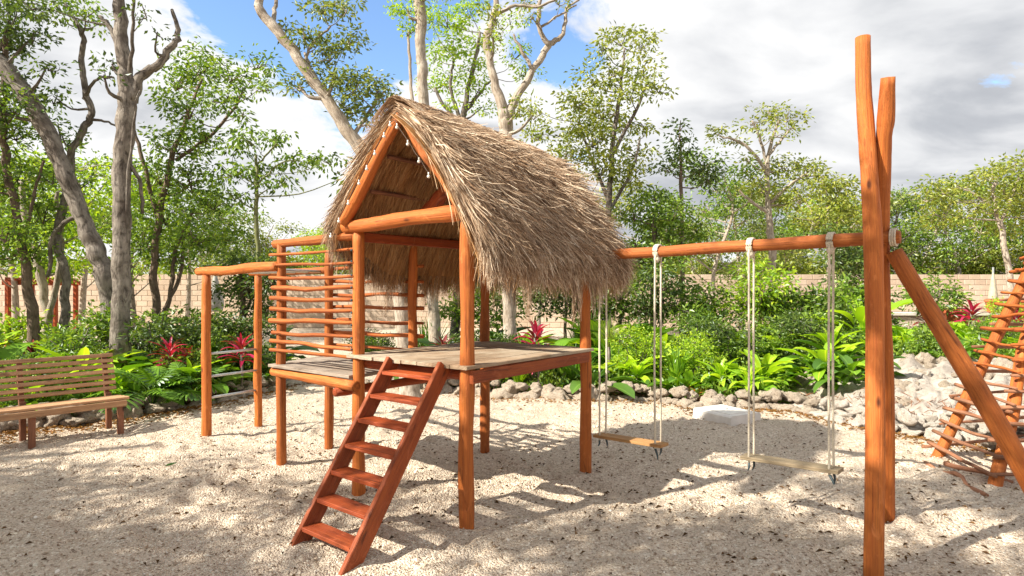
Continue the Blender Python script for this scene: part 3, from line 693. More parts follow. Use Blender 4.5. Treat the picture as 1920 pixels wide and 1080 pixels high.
# ------------------------------------------------------------------ swing frame and swings
BQ = np.array((2.25, 3.77)); BF = np.array((.629, 5.29)); bd = norm(BF-BQ)
sf = thing('swing_support', p3(BQ, 0), 'swing beam of orange log held by three crossed tripod poles at the right', 'swing frame')
part('beam', M['log'], lambda mb: log(mb, p3(BQ-bd*.10, 1.905), p3(BF+bd*.10, 1.875), .043, .042, .003, 26, 14, .012), sf)
def pole(name, pts, m=M['log'], n=40, sides=16, parent=sf):
    q = resample(pts, n); q[:, 3] *= 1+rng.normal(0, .008, n)
    mb = MB(); tube(mb, q[:, :3], q[:, 3], sides, .012, True, rng.uniform(0, 5)); return mb.obj(name, m, parent)
pole('pole', [(1.945, 3.33, -.1, .050)]+[tuple(P(a, b, c))+(w,) for a, b, c, w in ((1641, 820, 3.43, .050), (1640, 600, 3.53, .049), (1637, 450, 3.60, .051), (1630, 330, 3.66, .046), (1624, 240, 3.68, .046), (1619, 160, 3.70, .043), (1618, 70, 3.71, .042))])
pole('pole', [(2.565, 4.22, -.1, .042)]+[tuple(P(a, b, c))+(w,) for a, b, c, w in ((1663, 740, 4.02, .044), (1655, 560, 3.89, .044), (1653, 440, 3.79, .044), (1655, 320, 3.71, .045), (1658, 250, 3.65, .043), (1661, 225, 3.63, .047), (1665, 145, 3.56, .038))])
pole('pole', [(3.04, 3.20, -.08, .052), (2.72, 3.43, .80, .053), (2.32, 3.76, 1.82, .048)], M['log'])
mb = MB()
for i in range(3):                       # rope lashing round the crossing
    th = np.linspace(0, 2*np.pi, 20); c = p3(BQ-bd*(.055+.012*i), 1.905); sdv = p3(np.array((-bd[1], bd[0])), 0)
    tube(mb, [c+.050*(np.cos(a)*sdv+np.sin(a)*np.array((0, 0, 1))) for a in th], .006, 6, caps=False)
mb.obj('rope_lashing', M['rope'], sf)
def beam_at(px):
    rt_ = (px-960)/F; v = BF-BQ; t = (BQ[0]-rt_*BQ[1])/(-(v[0])+rt_*v[1]); return BQ+v*t, 1.905+(1.875-1.905)*t
def swing(pxa, pxb, za, zb, label, seatm, strand):
    (a, zba), (b, zbb) = beam_at(pxa), beam_at(pxb); sdv = np.array((-bd[1], bd[0])); sdv = sdv if sdv[1] > 0 else -sdv
    sw = thing('swing', p3((a+b)/2, (za+zb)/2), label, 'swing', 'rope swings hanging from the log beam')
    ax = norm(b-a)
    part('seat', seatm, lambda mb: board(mb, p3(a-ax*.055, za), p3(b+ax*.055, zb), p3(sdv, 0), .125, .024, 2), sw, smooth=False)
    for c, zb2, zs_ in ((a, zba, za), (b, zbb, zb)):
        for sg in (-1, 1):
            lo = p3(c+sdv*sg*.045, zs_-.035); hi = p3(c+sdv*sg*.044, zb2); q = resample([lo, (lo*.5+hi*.5)+np.array((rng.normal(0, .003), 0, 0)), hi], 22)
            part('rope', M['rope'], lambda mb: tube(mb, q, .0078+.0006*np.sin(np.arange(22)*2.1), 8), sw)
            e = lo+np.array((rng.uniform(-.03, .03), rng.uniform(-.03, .02), -rng.uniform(.04, .08)))
            part('rope_end', M['hook'], lambda mb: tube(mb, [lo+np.array((0, 0, .008)), (lo+e)/2+np.array((.006, 0, 0)), e], [.009, .008, .004], 8), sw)
        mb = MB()
        for i in range(3):
            th = np.linspace(0, 2*np.pi, 22); cc = p3(c+ax*(i-1)*.013, zb2)
            tube(mb, [cc+.050*(np.cos(t_)*p3(sdv, 0)+np.sin(t_)*np.array((0, 0, 1.))) for t_ in th], .0085, 7, caps=False)
        uvsphere(mb, p3(c-sdv*.02, zb2-.06), .024, 8, 1.2)
        mb.obj('rope_knot', M['rope'], sw)
    return sw
swing(1130, 1234, .365, .385, 'rope swing with golden wooden seat hanging nearest the thatched playhouse', M['seat'], 0)
swing(1409, 1559, .418, .44, 'rope swing with greyish worn wooden seat hanging nearest the tripod poles', M['seatgrey'], 1)
# ------------------------------------------------------------------ climbing pyramid at the right edge
AP = np.array((4.90, 5.60, 2.2)); legs = [np.array((3.92, 5.76, 0.)), np.array((3.77, 4.86, 0.)), np.array((5.55, 4.75, 0)), np.array((5.75, 6.25, 0))]
cp = thing('climbing_pyramid', (4.75, 5.4, 0), 'pyramid of leaning orange poles with many thin stick rungs at the right edge', 'climbing frame')
for l in legs:
    part('pole', M['log'], lambda mb: log(mb, l+np.array((0, 0, -.06))-(AP-l)*.02, l+(AP-l)*1.08, .050, .045, .012, 18, 14), cp)
for i0, i1, n_ in ((0, 1, 17), (1, 2, 15), (2, 3, 8), (3, 0, 8)):
    a0, b0 = legs[i0], legs[i1]
    for k in range(n_):
        z = .12+k*(1.85/n_); fa = z/2.2; z1 = z+rng.uniform(-.03, .03); fb = z1/2.2
        a = a0+(AP-a0)*fa; b = b0+(AP-b0)*fb; ax = norm(b-a); on = norm(np.cross(ax, AP-a0)); ctr = np.array((4.75, 5.4, z)); on = on if np.dot(on, (a+b)/2-ctr) > 0 else -on
        a = a+on*.055-ax*rng.uniform(.06, .16); b = b+on*.055+ax*rng.uniform(.05, .14); md = (a+b)/2+np.array((0, 0, rng.uniform(-.02, .012)))
        rr_ = rng.uniform(.012, .019)
        part('rung', M['greystick'] if k < 7 else M['stick'], lambda mb: log(mb, a, b, rr_*1.1, rr_*.8, .005, 12, 8, .05, [md]), cp)
part('ground_stick', M['greystick'], lambda mb: log(mb, G(1735, 868, .06), G(1850, 930, .03), .022, .02, .02, 12, 8), cp)
part('ground_stick', M['greystick'], lambda mb: log(mb, G(1770, 868, .12), G(1900, 905, .05), .02, .018, .02, 12, 8), cp)
# ------------------------------------------------------------------ bench
fr = np.array((-4.20, 6.70)); bdv = norm(np.array((-.665, -.747))); nf = np.array((-bdv[1], bdv[0]))
if nf[1] > 0: nf = -nf
bt = thing('slatted_bench', p3(fr+bdv*.8, 0), 'brown slatted wooden garden bench standing in front of the plants at the left edge', 'bench')
LB = 1.75
for i in range(4):
    c = fr-nf*(.04+.105*i); z = .405-.008*i
    part('seat_slat', M['bench'], lambda mb: board(mb, p3(c-bdv*.05, z), p3(c+bdv*LB, z), p3(nf, 0), .085, .026, 2), bt, smooth=False)
for i in range(7):
    k = i/6; c = fr-nf*(.455+.13*k); z = .47+.36*k
    part('back_slat', M['bench'], lambda mb: board(mb, p3(c-bdv*.05, z), p3(c+bdv*LB, z), p3(-nf*.13, .36), .040, .024, 2), bt, smooth=False)
part('front_rail', M['bench'], lambda mb: board(mb, p3(fr-bdv*.02+nf*.012, .355), p3(fr+bdv*LB+nf*.012, .355), (0, 0, 1), .065, .028, 2), bt, smooth=False)
for k in (.03, .80, 1.60):
    c = fr+bdv*k
    part('leg', M['benchdark'], lambda mb: board(mb, p3(c-nf*.02, -.02), p3(c-nf*.02, .385), p3(bdv, 0), .058, .05, 1), bt, smooth=False)
    part('leg', M['benchdark'], lambda mb: board(mb, p3(c-nf*.42, -.02), p3(c-nf*.44, .42), p3(bdv, 0), .055, .05, 1), bt, smooth=False)
    part('back_support', M['benchdark'], lambda mb: board(mb, p3(c-nf*.475, .36), p3(c-nf*.61, .85), p3(bdv, 0), .05, .035, 1), bt, smooth=False)
    part('seat_bearer', M['benchdark'], lambda mb: board(mb, p3(c-nf*.03, .365), p3(c-nf*.44, .345), p3(bdv, 0), .045, .055, 1), bt, smooth=False)
# ------------------------------------------------------------------ white concrete block
cb = G(1362, 790); wb = thing('concrete_block', cb, 'low white concrete block lying on the sand before the stone edging', 'concrete block')
e1 = norm(G(1392, 795)-G(1320, 778)); e1[2] = 0; e2 = np.array((-e1[1], e1[0], 0))
part('block_body', M['white'], lambda mb: board(mb, cb-e1*.29+np.array((0, 0, .055)), cb+e1*.29+np.array((0, 0, .055)), e2, .50, .16, 1), wb, smooth=False)
part('lid', M['white'], lambda mb: board(mb, cb-e1*.22+np.array((0, 0, .139)), cb+e1*.22+np.array((0, 0, .139)), e2, .38, .010, 1), wb, smooth=False)
part('lid_handle', M['metal'], lambda mb: tube(mb, [cb+np.array((-.02, 0, .155)), cb+np.array((.02, 0, .155))], .006, 8), wb)

# ------------------------------------------------------------------ leaves, trees
def leaf_quads(mb, c, dirv, ln, wd, r, fold=.25):
    """many simple folded leaves: c centres, dirv direction of each blade"""
    n = len(c); up = norm(r.normal(0, 1, (n, 3))+np.array((0, 0, .9))); sd = norm(np.cross(dirv, up)); nn = np.cross(sd, dirv)
    a = c; b = c+dirv*ln[:, None]; m = c+dirv*ln[:, None]*.45
    l = m-sd*wd[:, None]*.5+nn*wd[:, None]*fold; q = m+sd*wd[:, None]*.5+nn*wd[:, None]*fold
    V = np.stack([a, l, b, q], 1).reshape(-1, 3); i = np.arange(n)*4
    mb.add(V, [np.stack([i, i+1, i+2], 1), np.stack([i, i+2, i+3], 1)], np.tile(np.array([(.5, 0), (0, .5), (.5, 1), (1, .5)]), (n, 1)))
def clump(mb, c, rad, n, leaf, r, per=14, droop=.35, spread=None, tw=None, hollow=.5):
    rad = np.asarray(rad, float); ns = max(2, n//per); dd = norm(r.normal(0, 1, (ns, 3))); k = r.random(ns)**(1/3.)*(1-hollow)+hollow*r.random(ns)**.5
    sc = c+dd*rad*k[:, None]; sp = spread or leaf*.95
    if tw is not None:
        for q in range(min(ns, max(3, ns//5))):
            e = sc[q]; tube(tw, resample([c-np.array((0, 0, rad[2]*.5)), (c+e)/2+r.normal(0, .06, 3), e], 5), np.linspace(.012, .004, 5)*(leaf/.1), 4, caps=False)
    idx = r.integers(0, ns, n); off = r.normal(0, 1, (n, 3))*sp*np.array((1, 1, .55)); dirv = norm(norm(off)*1.1+r.normal(0, .35, (n, 3))+np.array((0, 0, -droop)))
    leaf_quads(mb, sc[idx]+off, dirv, r.uniform(.7, 1.3, n)*leaf, r.uniform(.35, .55, n)*leaf, r)
def tree(name, label, d, trunk, limbs, blobs, leafm, barkm, leaf=.10, dens=1., group=None, cat='tree', droop=.35, per=14, depth=.8, seed=0, rootz=0.):
    """trunk/limbs in photo columns at distance d (w = width in pixels), crown as clumps round the limb ends"""
    r = np.random.default_rng(seed+int(d*100)); base = gx(trunk[0][0], d, rootz)
    t = thing(name, base, label, cat, group)
    def cv(pts, dr=0.):
        o = []
        for i, p in enumerate(pts):
            dd = d+dr*i/max(1, len(pts)-1)+(p[3] if len(p) > 3 else 0); o.append(np.append(P(p[0], p[1], dd), p[2]*d/F/2))
        return np.array(o)
    tb = MB(); q = cv(trunk); q[0, 2] = rootz-.1; q[0, 3] *= 1.25; n = max(14, len(q)*6); q = resample(q, n)
    nz = r.normal(0, .018, (n, 3))*np.array((1, 1, 0)); nz = (nz+np.roll(nz, 1, 0))/2; q[:, :3] += nz*min(1, d/10)
    tube(tb, q[:, :3], np.maximum(q[:, 3], .004)*(1+r.normal(0, .03, n)), 10, .035)
    ends = [q[int(n*.35):]]
    for L in limbs:
        q2 = resample(cv(L, r.uniform(-.5, .5)), max(8, len(L)*4)); q2[1:, :3] += r.normal(0, .01, (len(q2)-1, 3)); tube(tb, q2[:, :3], np.maximum(q2[:, 3], .003), 7, .03); ends.append(q2)
    allp = np.vstack(ends); cr = MB()
    for b in blobs:
        px, py, rx, ry = b[:4]; k = b[4] if len(b) > 4 else 1.
        rx, ry = rx*1.15, ry*1.2; c = P(px, py, d+r.uniform(-depth, depth)*.6); rad = np.array((rx*d/F, max(rx*d/F*.9, .25)*min(1.4, max(.6, depth)), ry*d/F))
        area = rx*ry*4*(d/F)**2; nl = int(area/(leaf*leaf*.30)*1.55*dens*k)+20
        clump(cr, c, rad, nl, leaf, r, per, droop, tw=tb)
        # a twig or limb joins the clump to the nearest wood
        dist = np.linalg.norm(allp[:, :3]-c, axis=1)+np.maximum(0, allp[:, 2]-c[2]+.2)*2; j = int(np.argmin(dist)); a = allp[j]
        mid = a[:3]*.5+c*.5+np.array((0, 0, -.08))+r.normal(0, .04, 3); w0 = min(max(a[3]*.45, .008), .035)
        tube(tb, resample([np.append(a[:3], w0), np.append(mid, w0*.7), np.append(c, w0*.35)], 7)[:, :3], np.linspace(w0, w0*.35, 7), 6, caps=False)
    tb.obj('trunk', barkm, t)
    if blobs: cr.obj('crown', leafm, t, False)
    return t
LF, LD, LO, LL, LG = M['leaf'], M['leafdark'], M['leafolive'], M['leaflime'], M['leafgrey']; BK, BW, BB = M['bark'], M['barkwhite'], M['barkbrown']
T = tree
T('broadleaf_tree', 'stout grey forked trunk with a hooked side limb rising left of the playhouse', 9.0,
  [(222, 775, 38), (224, 620, 34), (228, 480, 31), (231, 330, 31), (238, 210, 34), (237, 150, 27), (228, 80, 25), (222, 0, 20), (216, -130, 15), (220, -300, 8)],
  [[(246, 190, 24), (262, 148, 19), (290, 126, 16), (318, 92, 13), (336, 62, 10), (322, 18, 6)], [(228, 90, 14), (205, 50, 9), (190, 30, 6)], [(240, 150, 9), (248, 70, 6), (252, -30, 5)], [(232, 560, 6), (243, 300, 5), (262, 170, 4)],
   [(238, 300, 8), (262, 340, 7), (268, 400, 6)]],
  [(150, -120, 120, 60), (300, -110, 90, 45), (275, 25, 18, 14, .4), (295, 60, 16, 10, .3), (210, 120, 20, 20, .25), (195, 140, 16, 14, .3), (230, -220, 110, 60), (60, 5, 70, 22, .8)], LD, BK, .085, .8)
T('leaning_tree', 'thick trunk leaning steeply from behind the forked trunk up to the left corner', 10.,
  [(218, 700, 30), (208, 600, 31), (196, 520, 32), (178, 465, 32), (148, 395, 30), (118, 310, 29), (72, 215, 30), (20, 142, 31), (-40, 85, 34), (-140, 0, 28), (-260, -150, 20)],
  [[(150, 400, 9), (100, 440, 8), (92, 520, 7)]],
  [(-60, -20, 110, 60), (20, 30, 50, 36, .9), (10, 85, 40, 36), (60, 70, 35, 26, .7), (40, 160, 40, 30, .7), (-40, 190, 60, 50), (90, 120, 24, 20, .5)], LD, BK, .095, 1.)
T('crooked_tree', 'thin crooked trunk zigzagging upwards between the two thick trunks at left', 10.6,
  [(118, 700, 17), (122, 600, 17), (124, 510, 15), (106, 435, 15), (128, 350, 13), (137, 285, 13), (158, 240, 13), (172, 210, 12), (160, 165, 11), (155, 110, 10), (157, 70, 9), (140, 35, 7), (120, 5, 5)],
  [[(157, 185, 7), (180, 150, 5), (215, 145, 4)], [(170, 225, 6), (205, 230, 4), (240, 250, 3)]],
  [(160, 20, 45, 22, .8), (190, 40, 30, 14, .5), (110, 10, 30, 14, .6), (100, 180, 35, 26, .7), (115, 250, 34, 22, .7), (100, 330, 40, 25, .8), (150, 345, 20, 14, .4)], LF, BK, .09, .9)
T('slender_tree', 'dark slender trunk with dense foliage at the far left of the photograph', 10.2,
  [(62, 720, 20), (60, 600, 19), (42, 470, 16), (30, 400, 14), (12, 300, 14), (6, 200, 12), (14, 60, 9)],
  [[(42, 470, 8), (60, 380, 6), (80, 300, 5)]],
  [(30, 240, 55, 40), (20, 330, 60, 40), (80, 400, 50, 35, .9), (10, 430, 50, 40), (60, 470, 40, 30, .9), (-60, 330, 60, 80), (-50, 480, 50, 60), (35, 200, 40, 25, .7)], LF, BB, .09, 1.)
T('slender_tree', 'pale double stem with bright green leaves behind the slatted bench', 11.4,
  [(92, 720, 15), (88, 600, 16), (75, 500, 15), (52, 420, 12), (40, 340, 9)],
  [[(92, 600, 12), (112, 500, 10), (115, 430, 8), (105, 360, 6)]],
  [(110, 450, 50, 30), (160, 430, 36, 26), (130, 500, 50, 25, .8), (170, 380, 34, 22, .8), (80, 500, 40, 30), (190, 320, 24, 18, .6)], LL, BW, .09, .9)
T('broadleaf_tree', 'tall leafy tree with several thin dark stems between the forked trunk and the monkey bars', 12.,
  [(292, 720, 16), (294, 600, 15), (290, 500, 14), (300, 400, 12), (322, 300, 10), (350, 220, 7), (380, 150, 5)],
  [[(292, 640, 9), (318, 560, 8), (330, 470, 7), (360, 400, 5)], [(300, 600, 7), (335, 520, 7), (345, 440, 5)], [(300, 420, 9), (265, 290, 7), (250, 240, 6)], [(330, 300, 7), (400, 250, 6), (440, 200, 5), (455, 170, 4)]],
  [(330, 150, 46, 34), (380, 120, 50, 30), (430, 140, 44, 24), (480, 120, 36, 18, .8), (495, 160, 24, 14, .7), (355, 205, 50, 30), (420, 180, 36, 22, .9), (455, 215, 18, 12, .7), (330, 270, 50, 32), (385, 260, 34, 26, .8), (300, 330, 44, 30),
   (360, 340, 46, 36), (400, 380, 40, 26), (310, 400, 60, 36), (370, 440, 55, 32), (270, 450, 46, 34), (330, 480, 50, 26, .8), (430, 440, 36, 22, .8)], LF, BB, .105, 1.15, depth=1.1)
T('papaya_like_tree', 'young umbrella shaped tree on a thin straight green stem left of the thatch', 11.,
  [(482, 690, 9), (483, 560, 8), (482, 440, 8), (482, 350, 7), (480, 290, 5)],
  [[(482, 350, 4), (520, 310, 3), (560, 300, 2)], [(482, 350, 4), (440, 320, 3)], [(481, 310, 4), (520, 270, 3)]],
  [(475, 262, 36, 16), (520, 258, 34, 14), (545, 300, 34, 16), (588, 305, 26, 14, .8), (440, 275, 28, 14), (435, 320, 34, 18), (490, 320, 40, 18), (520, 345, 34, 14, .8), (440, 365, 36, 16, .8), (620, 300, 24, 16, .7), (640, 335, 20, 12, .6)], LF, M['greenstem'], .11, 1.0, droop=.9)
T('broadleaf_tree', 'dark green bushy tree standing behind the monkey bars', 11.2,
  [(455, 700, 12), (456, 600, 10), (452, 520, 8)], [[(456, 600, 6), (480, 540, 4)]],
  [(450, 500, 50, 26), (470, 540, 44, 30), (430, 545, 30, 20, .8), (490, 500, 36, 22), (480, 580, 34, 24), (510, 520, 28, 30)], LD, BB, .09, 1.4)
T('leaning_tree', 'pale grey trunk leaning up to the left from behind the thatched roof', 8.9,
  [(775, 790, 34), (762, 680, 31), (750, 560, 29), (722, 390, 28), (682, 290, 27), (640, 230, 25), (600, 168, 22), (560, 108, 20), (520, 58, 19), (490, 24, 17), (488, -30, 14), (510, -150, 10)],
  [[(512, 46, 11), (515, 20, 8), (522, -20, 6)], [(600, 170, 9), (575, 115, 6), (590, 80, 5), (620, 50, 4)], [(590, 145, 8), (570, 100, 5)], [(640, 230, 8), (620, 180, 5), (625, 140, 4)], [(660, 260, 9), (700, 200, 6), (720, 170, 4)]],
  [(605, 15, 40, 20), (650, 12, 26, 16, .9), (570, 62, 30, 18, .8), (600, 75, 24, 14, .6), (655, 70, 40, 20, .8), (620, 100, 40, 22, .9), (590, 140, 34, 18, .7), (560, 160, 28, 16, .9), (630, 145, 34, 20, .8), (665, 160, 34, 28), (705, 158, 32, 22, .9), (660, 200, 34, 24), (690, 215, 26, 22, .9), (720, 180, 18, 14, .7), (525, 45, 22, 14, .4)], LG, BW, .075, 1.15, depth=.6)
T('tall_tree', 'straight pale trunk rising out of the frame above the front of the thatched ridge', 12.,
  [(815, 700, 22), (812, 560, 21), (800, 350, 20), (795, 190, 20), (790, 100, 19), (787, 20, 22), (780, -80, 18), (770, -200, 12)],
  [[(788, 25, 12), (796, -30, 10)], [(775, 205, 7), (768, 130, 6), (765, 60, 5)]],
  [(765, 15, 30, 24, .8), (770, 55, 20, 14, .6), (760, -40, 40, 30), (820, -30, 40, 26)], LL, BW, .08, 1.)
T('lime_leaved_tree', 'airy tree with bright lime leaves showing above the middle of the thatch', 13.,
  [(850, 640, 16), (860, 420, 14), (868, 250, 12), (872, 190, 10), (890, 120, 7), (900, 60, 5)],
  [[(866, 240, 9), (835, 200, 7), (815, 165, 5)], [(866, 230, 8), (845, 170, 6), (850, 110, 4)], [(870, 215, 7), (905, 170, 5), (930, 140, 3)]],
  [(805, 30, 26, 24, .8), (840, 40, 36, 26, .9), (880, 20, 34, 22, .9), (850, 90, 40, 24, .9), (895, 80, 34, 22, .9), (815, 105, 24, 20, .7), (885, 125, 36, 20, .8), (845, 150, 36, 22, .8), (800, 155, 18, 14, .5), (900, 165, 30, 18, .7), (965, 100, 26, 20, .7), (985, 135, 26, 16, .8), (960, 40, 24, 20, .5), (905, 200, 24, 14, .6), (840, 195, 20, 14, .5)], LL, BK, .085, .95)
T('forked_tree', 'pale trunk forking wide above the thatch with twisted bare limbs', 10.,
  [(955, 775, 27), (957, 640, 26), (953, 540, 25), (949, 300, 24), (948, 235, 28), (945, 205, 22), (930, 160, 16), (917, 110, 15), (914, 70, 13), (925, 30, 12), (935, -30, 9)],
  [[(952, 222, 22), (962, 195, 16), (985, 155, 14), (1012, 112, 13), (1030, 84, 12), (1050, 70, 9), (1060, 40, 7), (1062, 15, 5), (1085, 0, 4)], [(1030, 84, 11), (1014, 62, 9), (1010, 25, 8), (1016, -15, 6)], [(1000, 130, 8), (978, 95, 6), (962, 65, 4)], [(925, 30, 8), (965, 10, 6), (1010, 12, 5), (1060, -10, 4)], [(1015, 50, 5), (1045, 30, 4), (1080, 10, 3)]],
  [(925, 25, 26, 16, .7), (985, 5, 26, 10, .6), (1050, 5, 26, 10, .45), (925, 70, 18, 22, .6), (995, 30, 18, 10, .4), (975, 205, 18, 24, .6), (1000, 215, 20, 16, .5)], LO, BW, .07, .9)
T('broadleaf_tree', 'tall airy olive tree rising to the right of the thatched roof', 15.,
  [(1140, 690, 15), (1138, 520, 14), (1142, 380, 11), (1150, 260, 9), (1165, 160, 6), (1170, 90, 4)],
  [[(1142, 380, 8), (1110, 300, 6), (1085, 230, 4)], [(1148, 290, 8), (1195, 200, 6), (1215, 150, 4)], [(1140, 400, 7), (1185, 320, 5), (1200, 260, 4)], [(1140, 420, 7), (1090, 350, 5)]],
  [(1165, 75, 34, 20, .8), (1200, 85, 34, 22, .9), (1130, 90, 24, 18, .6), (1150, 130, 34, 22, .8), (1205, 130, 36, 20, .8), (1235, 165, 24, 16, .8), (1180, 175, 38, 20, .7), (1110, 150, 30, 20, .8), (1085, 190, 36, 26), (1130, 210, 44, 26), (1070, 235, 40, 26), (1110, 260, 46, 28), (1170, 235, 38, 24, .8), (1190, 280, 34, 22, .8), (1060, 290, 36, 24), (1130, 310, 48, 28), (1180, 330, 36, 24, .9), (1210, 235, 22, 14, .6), (1000, 205, 24, 18, .5), (1010, 250, 26, 22, .8)], LO, BK, .12, 1.15, depth=1.4)
T('slender_tree', 'narrow young tree with tiered crown standing clear against the cloud right of the thatch', 16.,
  [(1278, 660, 8), (1278, 480, 8), (1277, 330, 6), (1275, 250, 3)], [],
  [(1275, 240, 12, 9), (1277, 262, 22, 12), (1278, 288, 26, 14), (1255, 315, 30, 14), (1310, 320, 38, 18), (1330, 335, 22, 14)], LD, BB, .13, 1.2)
T('umbrella_tree', 'pale branched flat topped tree with sparse leaves above the middle of the swing beam', 17.,
  [(1452, 680, 16), (1449, 540, 15), (1445, 450, 13), (1440, 380, 10), (1438, 320, 9), (1445, 270, 6), (1460, 225, 4)],
  [[(1440, 330, 7), (1415, 290, 6), (1385, 265, 5), (1350, 255, 3)], [(1438, 310, 6), (1425, 260, 5), (1410, 225, 3)], [(1442, 290, 6), (1475, 250, 4), (1490, 235, 3)], [(1442, 400, 8), (1400, 370, 5), (1380, 350, 4)], [(1444, 380, 7), (1490, 340, 5), (1520, 320, 3)]],
  [(1440, 208, 34, 11), (1475, 222, 30, 12), (1410, 230, 26, 9, .7), (1345, 248, 26, 10, .9), (1370, 265, 26, 8, .5), (1455, 250, 34, 12, .5), (1470, 310, 44, 20, .9), (1510, 320, 34, 18), (1430, 350, 44, 20, .8), (1400, 300, 20, 12, .4), (1500, 370, 44, 24)], LO, BW, .12, 1.15)
T('flat_topped_tree', 'tall spreading tree with a leaning white trunk at the right edge behind the wall', 18.,
  [(1905, 690, 12), (1898, 560, 12), (1885, 470, 11), (1875, 420, 9), (1862, 370, 7), (1870, 330, 5)],
  [[(1875, 420, 6), (1900, 360, 5), (1915, 320, 3)], [(1868, 390, 6), (1820, 360, 4), (1790, 350, 3)]],
  [(1860, 325, 40, 18), (1905, 310, 36, 18), (1815, 345, 40, 18), (1770, 355, 34, 16, .9), (1740, 370, 30, 16, .9), (1880, 360, 44, 22), (1830, 385, 50, 24), (1930, 350, 40, 30), (1950, 400, 50, 40), (1770, 400, 40, 24), (1870, 420, 40, 24, .7)], LO, BW, .13, 1.1, depth=1.3)
T('broadleaf_tree', 'dark leafed tree on a green stem just left of the tall tripod poles', 13.,
  [(1580, 690, 9), (1579, 560, 8), (1580, 470, 6)], [], [(1590, 460, 34, 24), (1600, 500, 36, 26), (1565, 480, 24, 20), (1610, 540, 28, 22), (1575, 520, 18, 14, .6), (1560, 440, 30, 18, .8)], LD, M['greenstem'], .10, 1.3)
T('small_round_tree', 'rounded green shrub tree in front of the wall right of the tripod poles', 11.,
  [(1762, 680, 8), (1762, 600, 8), (1758, 565, 5)], [], [(1755, 545, 44, 22), (1720, 560, 26, 16, .8), (1795, 560, 30, 16, .8), (1755, 575, 30, 12, .6)], LF, BK, .085, 1.2)
T('broadleaf_tree', 'olive tree of mid height between the umbrella tree and the tripod poles', 20.,
  [(1556, 680, 10), (1555, 500, 9), (1553, 400, 6)], [], [(1545, 335, 36, 16), (1575, 350, 30, 16), (1550, 370, 44, 20), (1570, 405, 44, 24), (1530, 410, 34, 24), (1590, 390, 26, 18)], LO, BW, .14, 1.1)
T('broadleaf_tree', 'green tree filling the gap between the thatch eave and the swing beam', 14.5,
  [(1225, 690, 10), (1224, 520, 9), (1226, 420, 6)], [[(1225, 540, 6), (1190, 450, 4)], [(1225, 520, 6), (1262, 430, 4)]], [(1230, 375, 44, 26), (1190, 400, 40, 26), (1260, 400, 34, 24), (1230, 430, 48, 30), (1200, 470, 40, 28), (1275, 450, 34, 28), (1240, 490, 44, 24), (1310, 420, 30, 24), (1190, 520, 34, 24, .8)], LF, BB, .11, 1.2)
MIDB = [(905, 12.5, [(905, 560, 44, 22), (870, 590, 36, 22), (930, 600, 40, 20)], LF, 'rounded bush behind the front post of the playhouse'),
  (1060, 12.8, [(1060, 545, 46, 24), (1020, 575, 40, 22), (1090, 585, 40, 22)], LD, 'dark bush under the lower right edge of the thatch'),
  (1165, 12.6, [(1160, 560, 40, 24), (1190, 590, 36, 22), (1130, 590, 30, 20)], LF, 'bush behind the first swing just right of the thatch'),
  (1240, 12.2, [(1240, 545, 36, 26), (1265, 580, 34, 20), (1215, 590, 30, 20)], LD, 'dark upright bush behind the right rope of the first swing'),
  (1320, 12.0, [(1320, 575, 36, 22), (1345, 600, 34, 20), (1295, 600, 30, 20)], LF, 'mid green bush between the two swings'),
  (1425, 11.4, [(1420, 520, 30, 16), (1435, 550, 40, 20), (1400, 575, 40, 22), (1450, 590, 40, 20)], LL, 'bright green bush reaching the wall top behind the second swing'),
  (1530, 11.6, [(1530, 580, 36, 16), (1500, 600, 34, 18), (1560, 605, 34, 18)], LF, 'low bush right of the second swing before the wall'),
  (365, 10.8, [(365, 620, 34, 22), (395, 640, 34, 22), (345, 650, 30, 18)], LF, 'leafy bush behind the nearer monkey bar post'),
  (30, 10.8, [(30, 630, 46, 18), (80, 650, 40, 16), (-20, 640, 40, 20)], LL, 'bright leafy bush behind the bench at far left')]
for i_, (px_, d_, bl_, lm_, lab_) in enumerate(MIDB): T('bush', lab_, d_, [(px_, 690, 8), (px_, 640, 7), (px_, bl_[0][1]+8, 5)], [], [(a_, b_-14, c_*1.3, e_*1.3) for a_, b_, c_, e_ in bl_], lm_, BB, .10, 1.3, cat='bush', seed=500+i_, depth=.5)
# trees further back, each with its own place; four crown types shared and copied
def auto_tree(name, seed, h, leafm, barkm, wide=.42, leaf=.17, nblob=13):
    r = np.random.default_rng(seed); t = thing(name, (0, 0, 0), 'x', 'tree'); tb = MB(); cr = MB()
    tr = resample([(0, 0, -.1, .11), (r.normal(0, .15), r.normal(0, .15), h*.4, .075), (r.normal(0, .3), r.normal(0, .3), h*.75, .045), (r.normal(0, .3), r.normal(0, .3), h*.95, .02)], 16); tube(tb, tr[:, :3], tr[:, 3], 8, .04)
    for i in range(nblob):
        k = r.uniform(.38, 1.); a = r.uniform(0, 6.28); rad = h*wide*r.uniform(.25, 1.)*(1.15-abs(k-.65)); z = h*k
        c = np.array((math.cos(a)*rad, math.sin(a)*rad, z)); j = int(np.clip((k-.22)*15, 2, 14)); w0 = .03
        tube(tb, resample([tr[j, :3], (tr[j, :3]+c)/2+r.normal(0, .12, 3)+np.array((0, 0, -.1)), c], 7), np.linspace(w0, .008, 7), 5, caps=False)
        s = h*r.uniform(.09, .155); clump(cr, c, (s*1.35, s*1.35, s*.75), int(s*s*4/(leaf*leaf)*3.7), leaf, r, 12, .35, tw=tb)
    tb.obj('trunk', barkm, t); cr.obj('crown', leafm, t, False); return t
K = [auto_tree('background_tree', 301, 6.2, LO, BW), auto_tree('background_tree', 302, 6.4, LF, BW), auto_tree('background_tree', 303, 6.0, LG, BW, .36), auto_tree('background_tree', 304, 6.2, LF, BK, .40), auto_tree('background_tree', 305, 5.8, LL, BW, .40)]
used = [False]*5
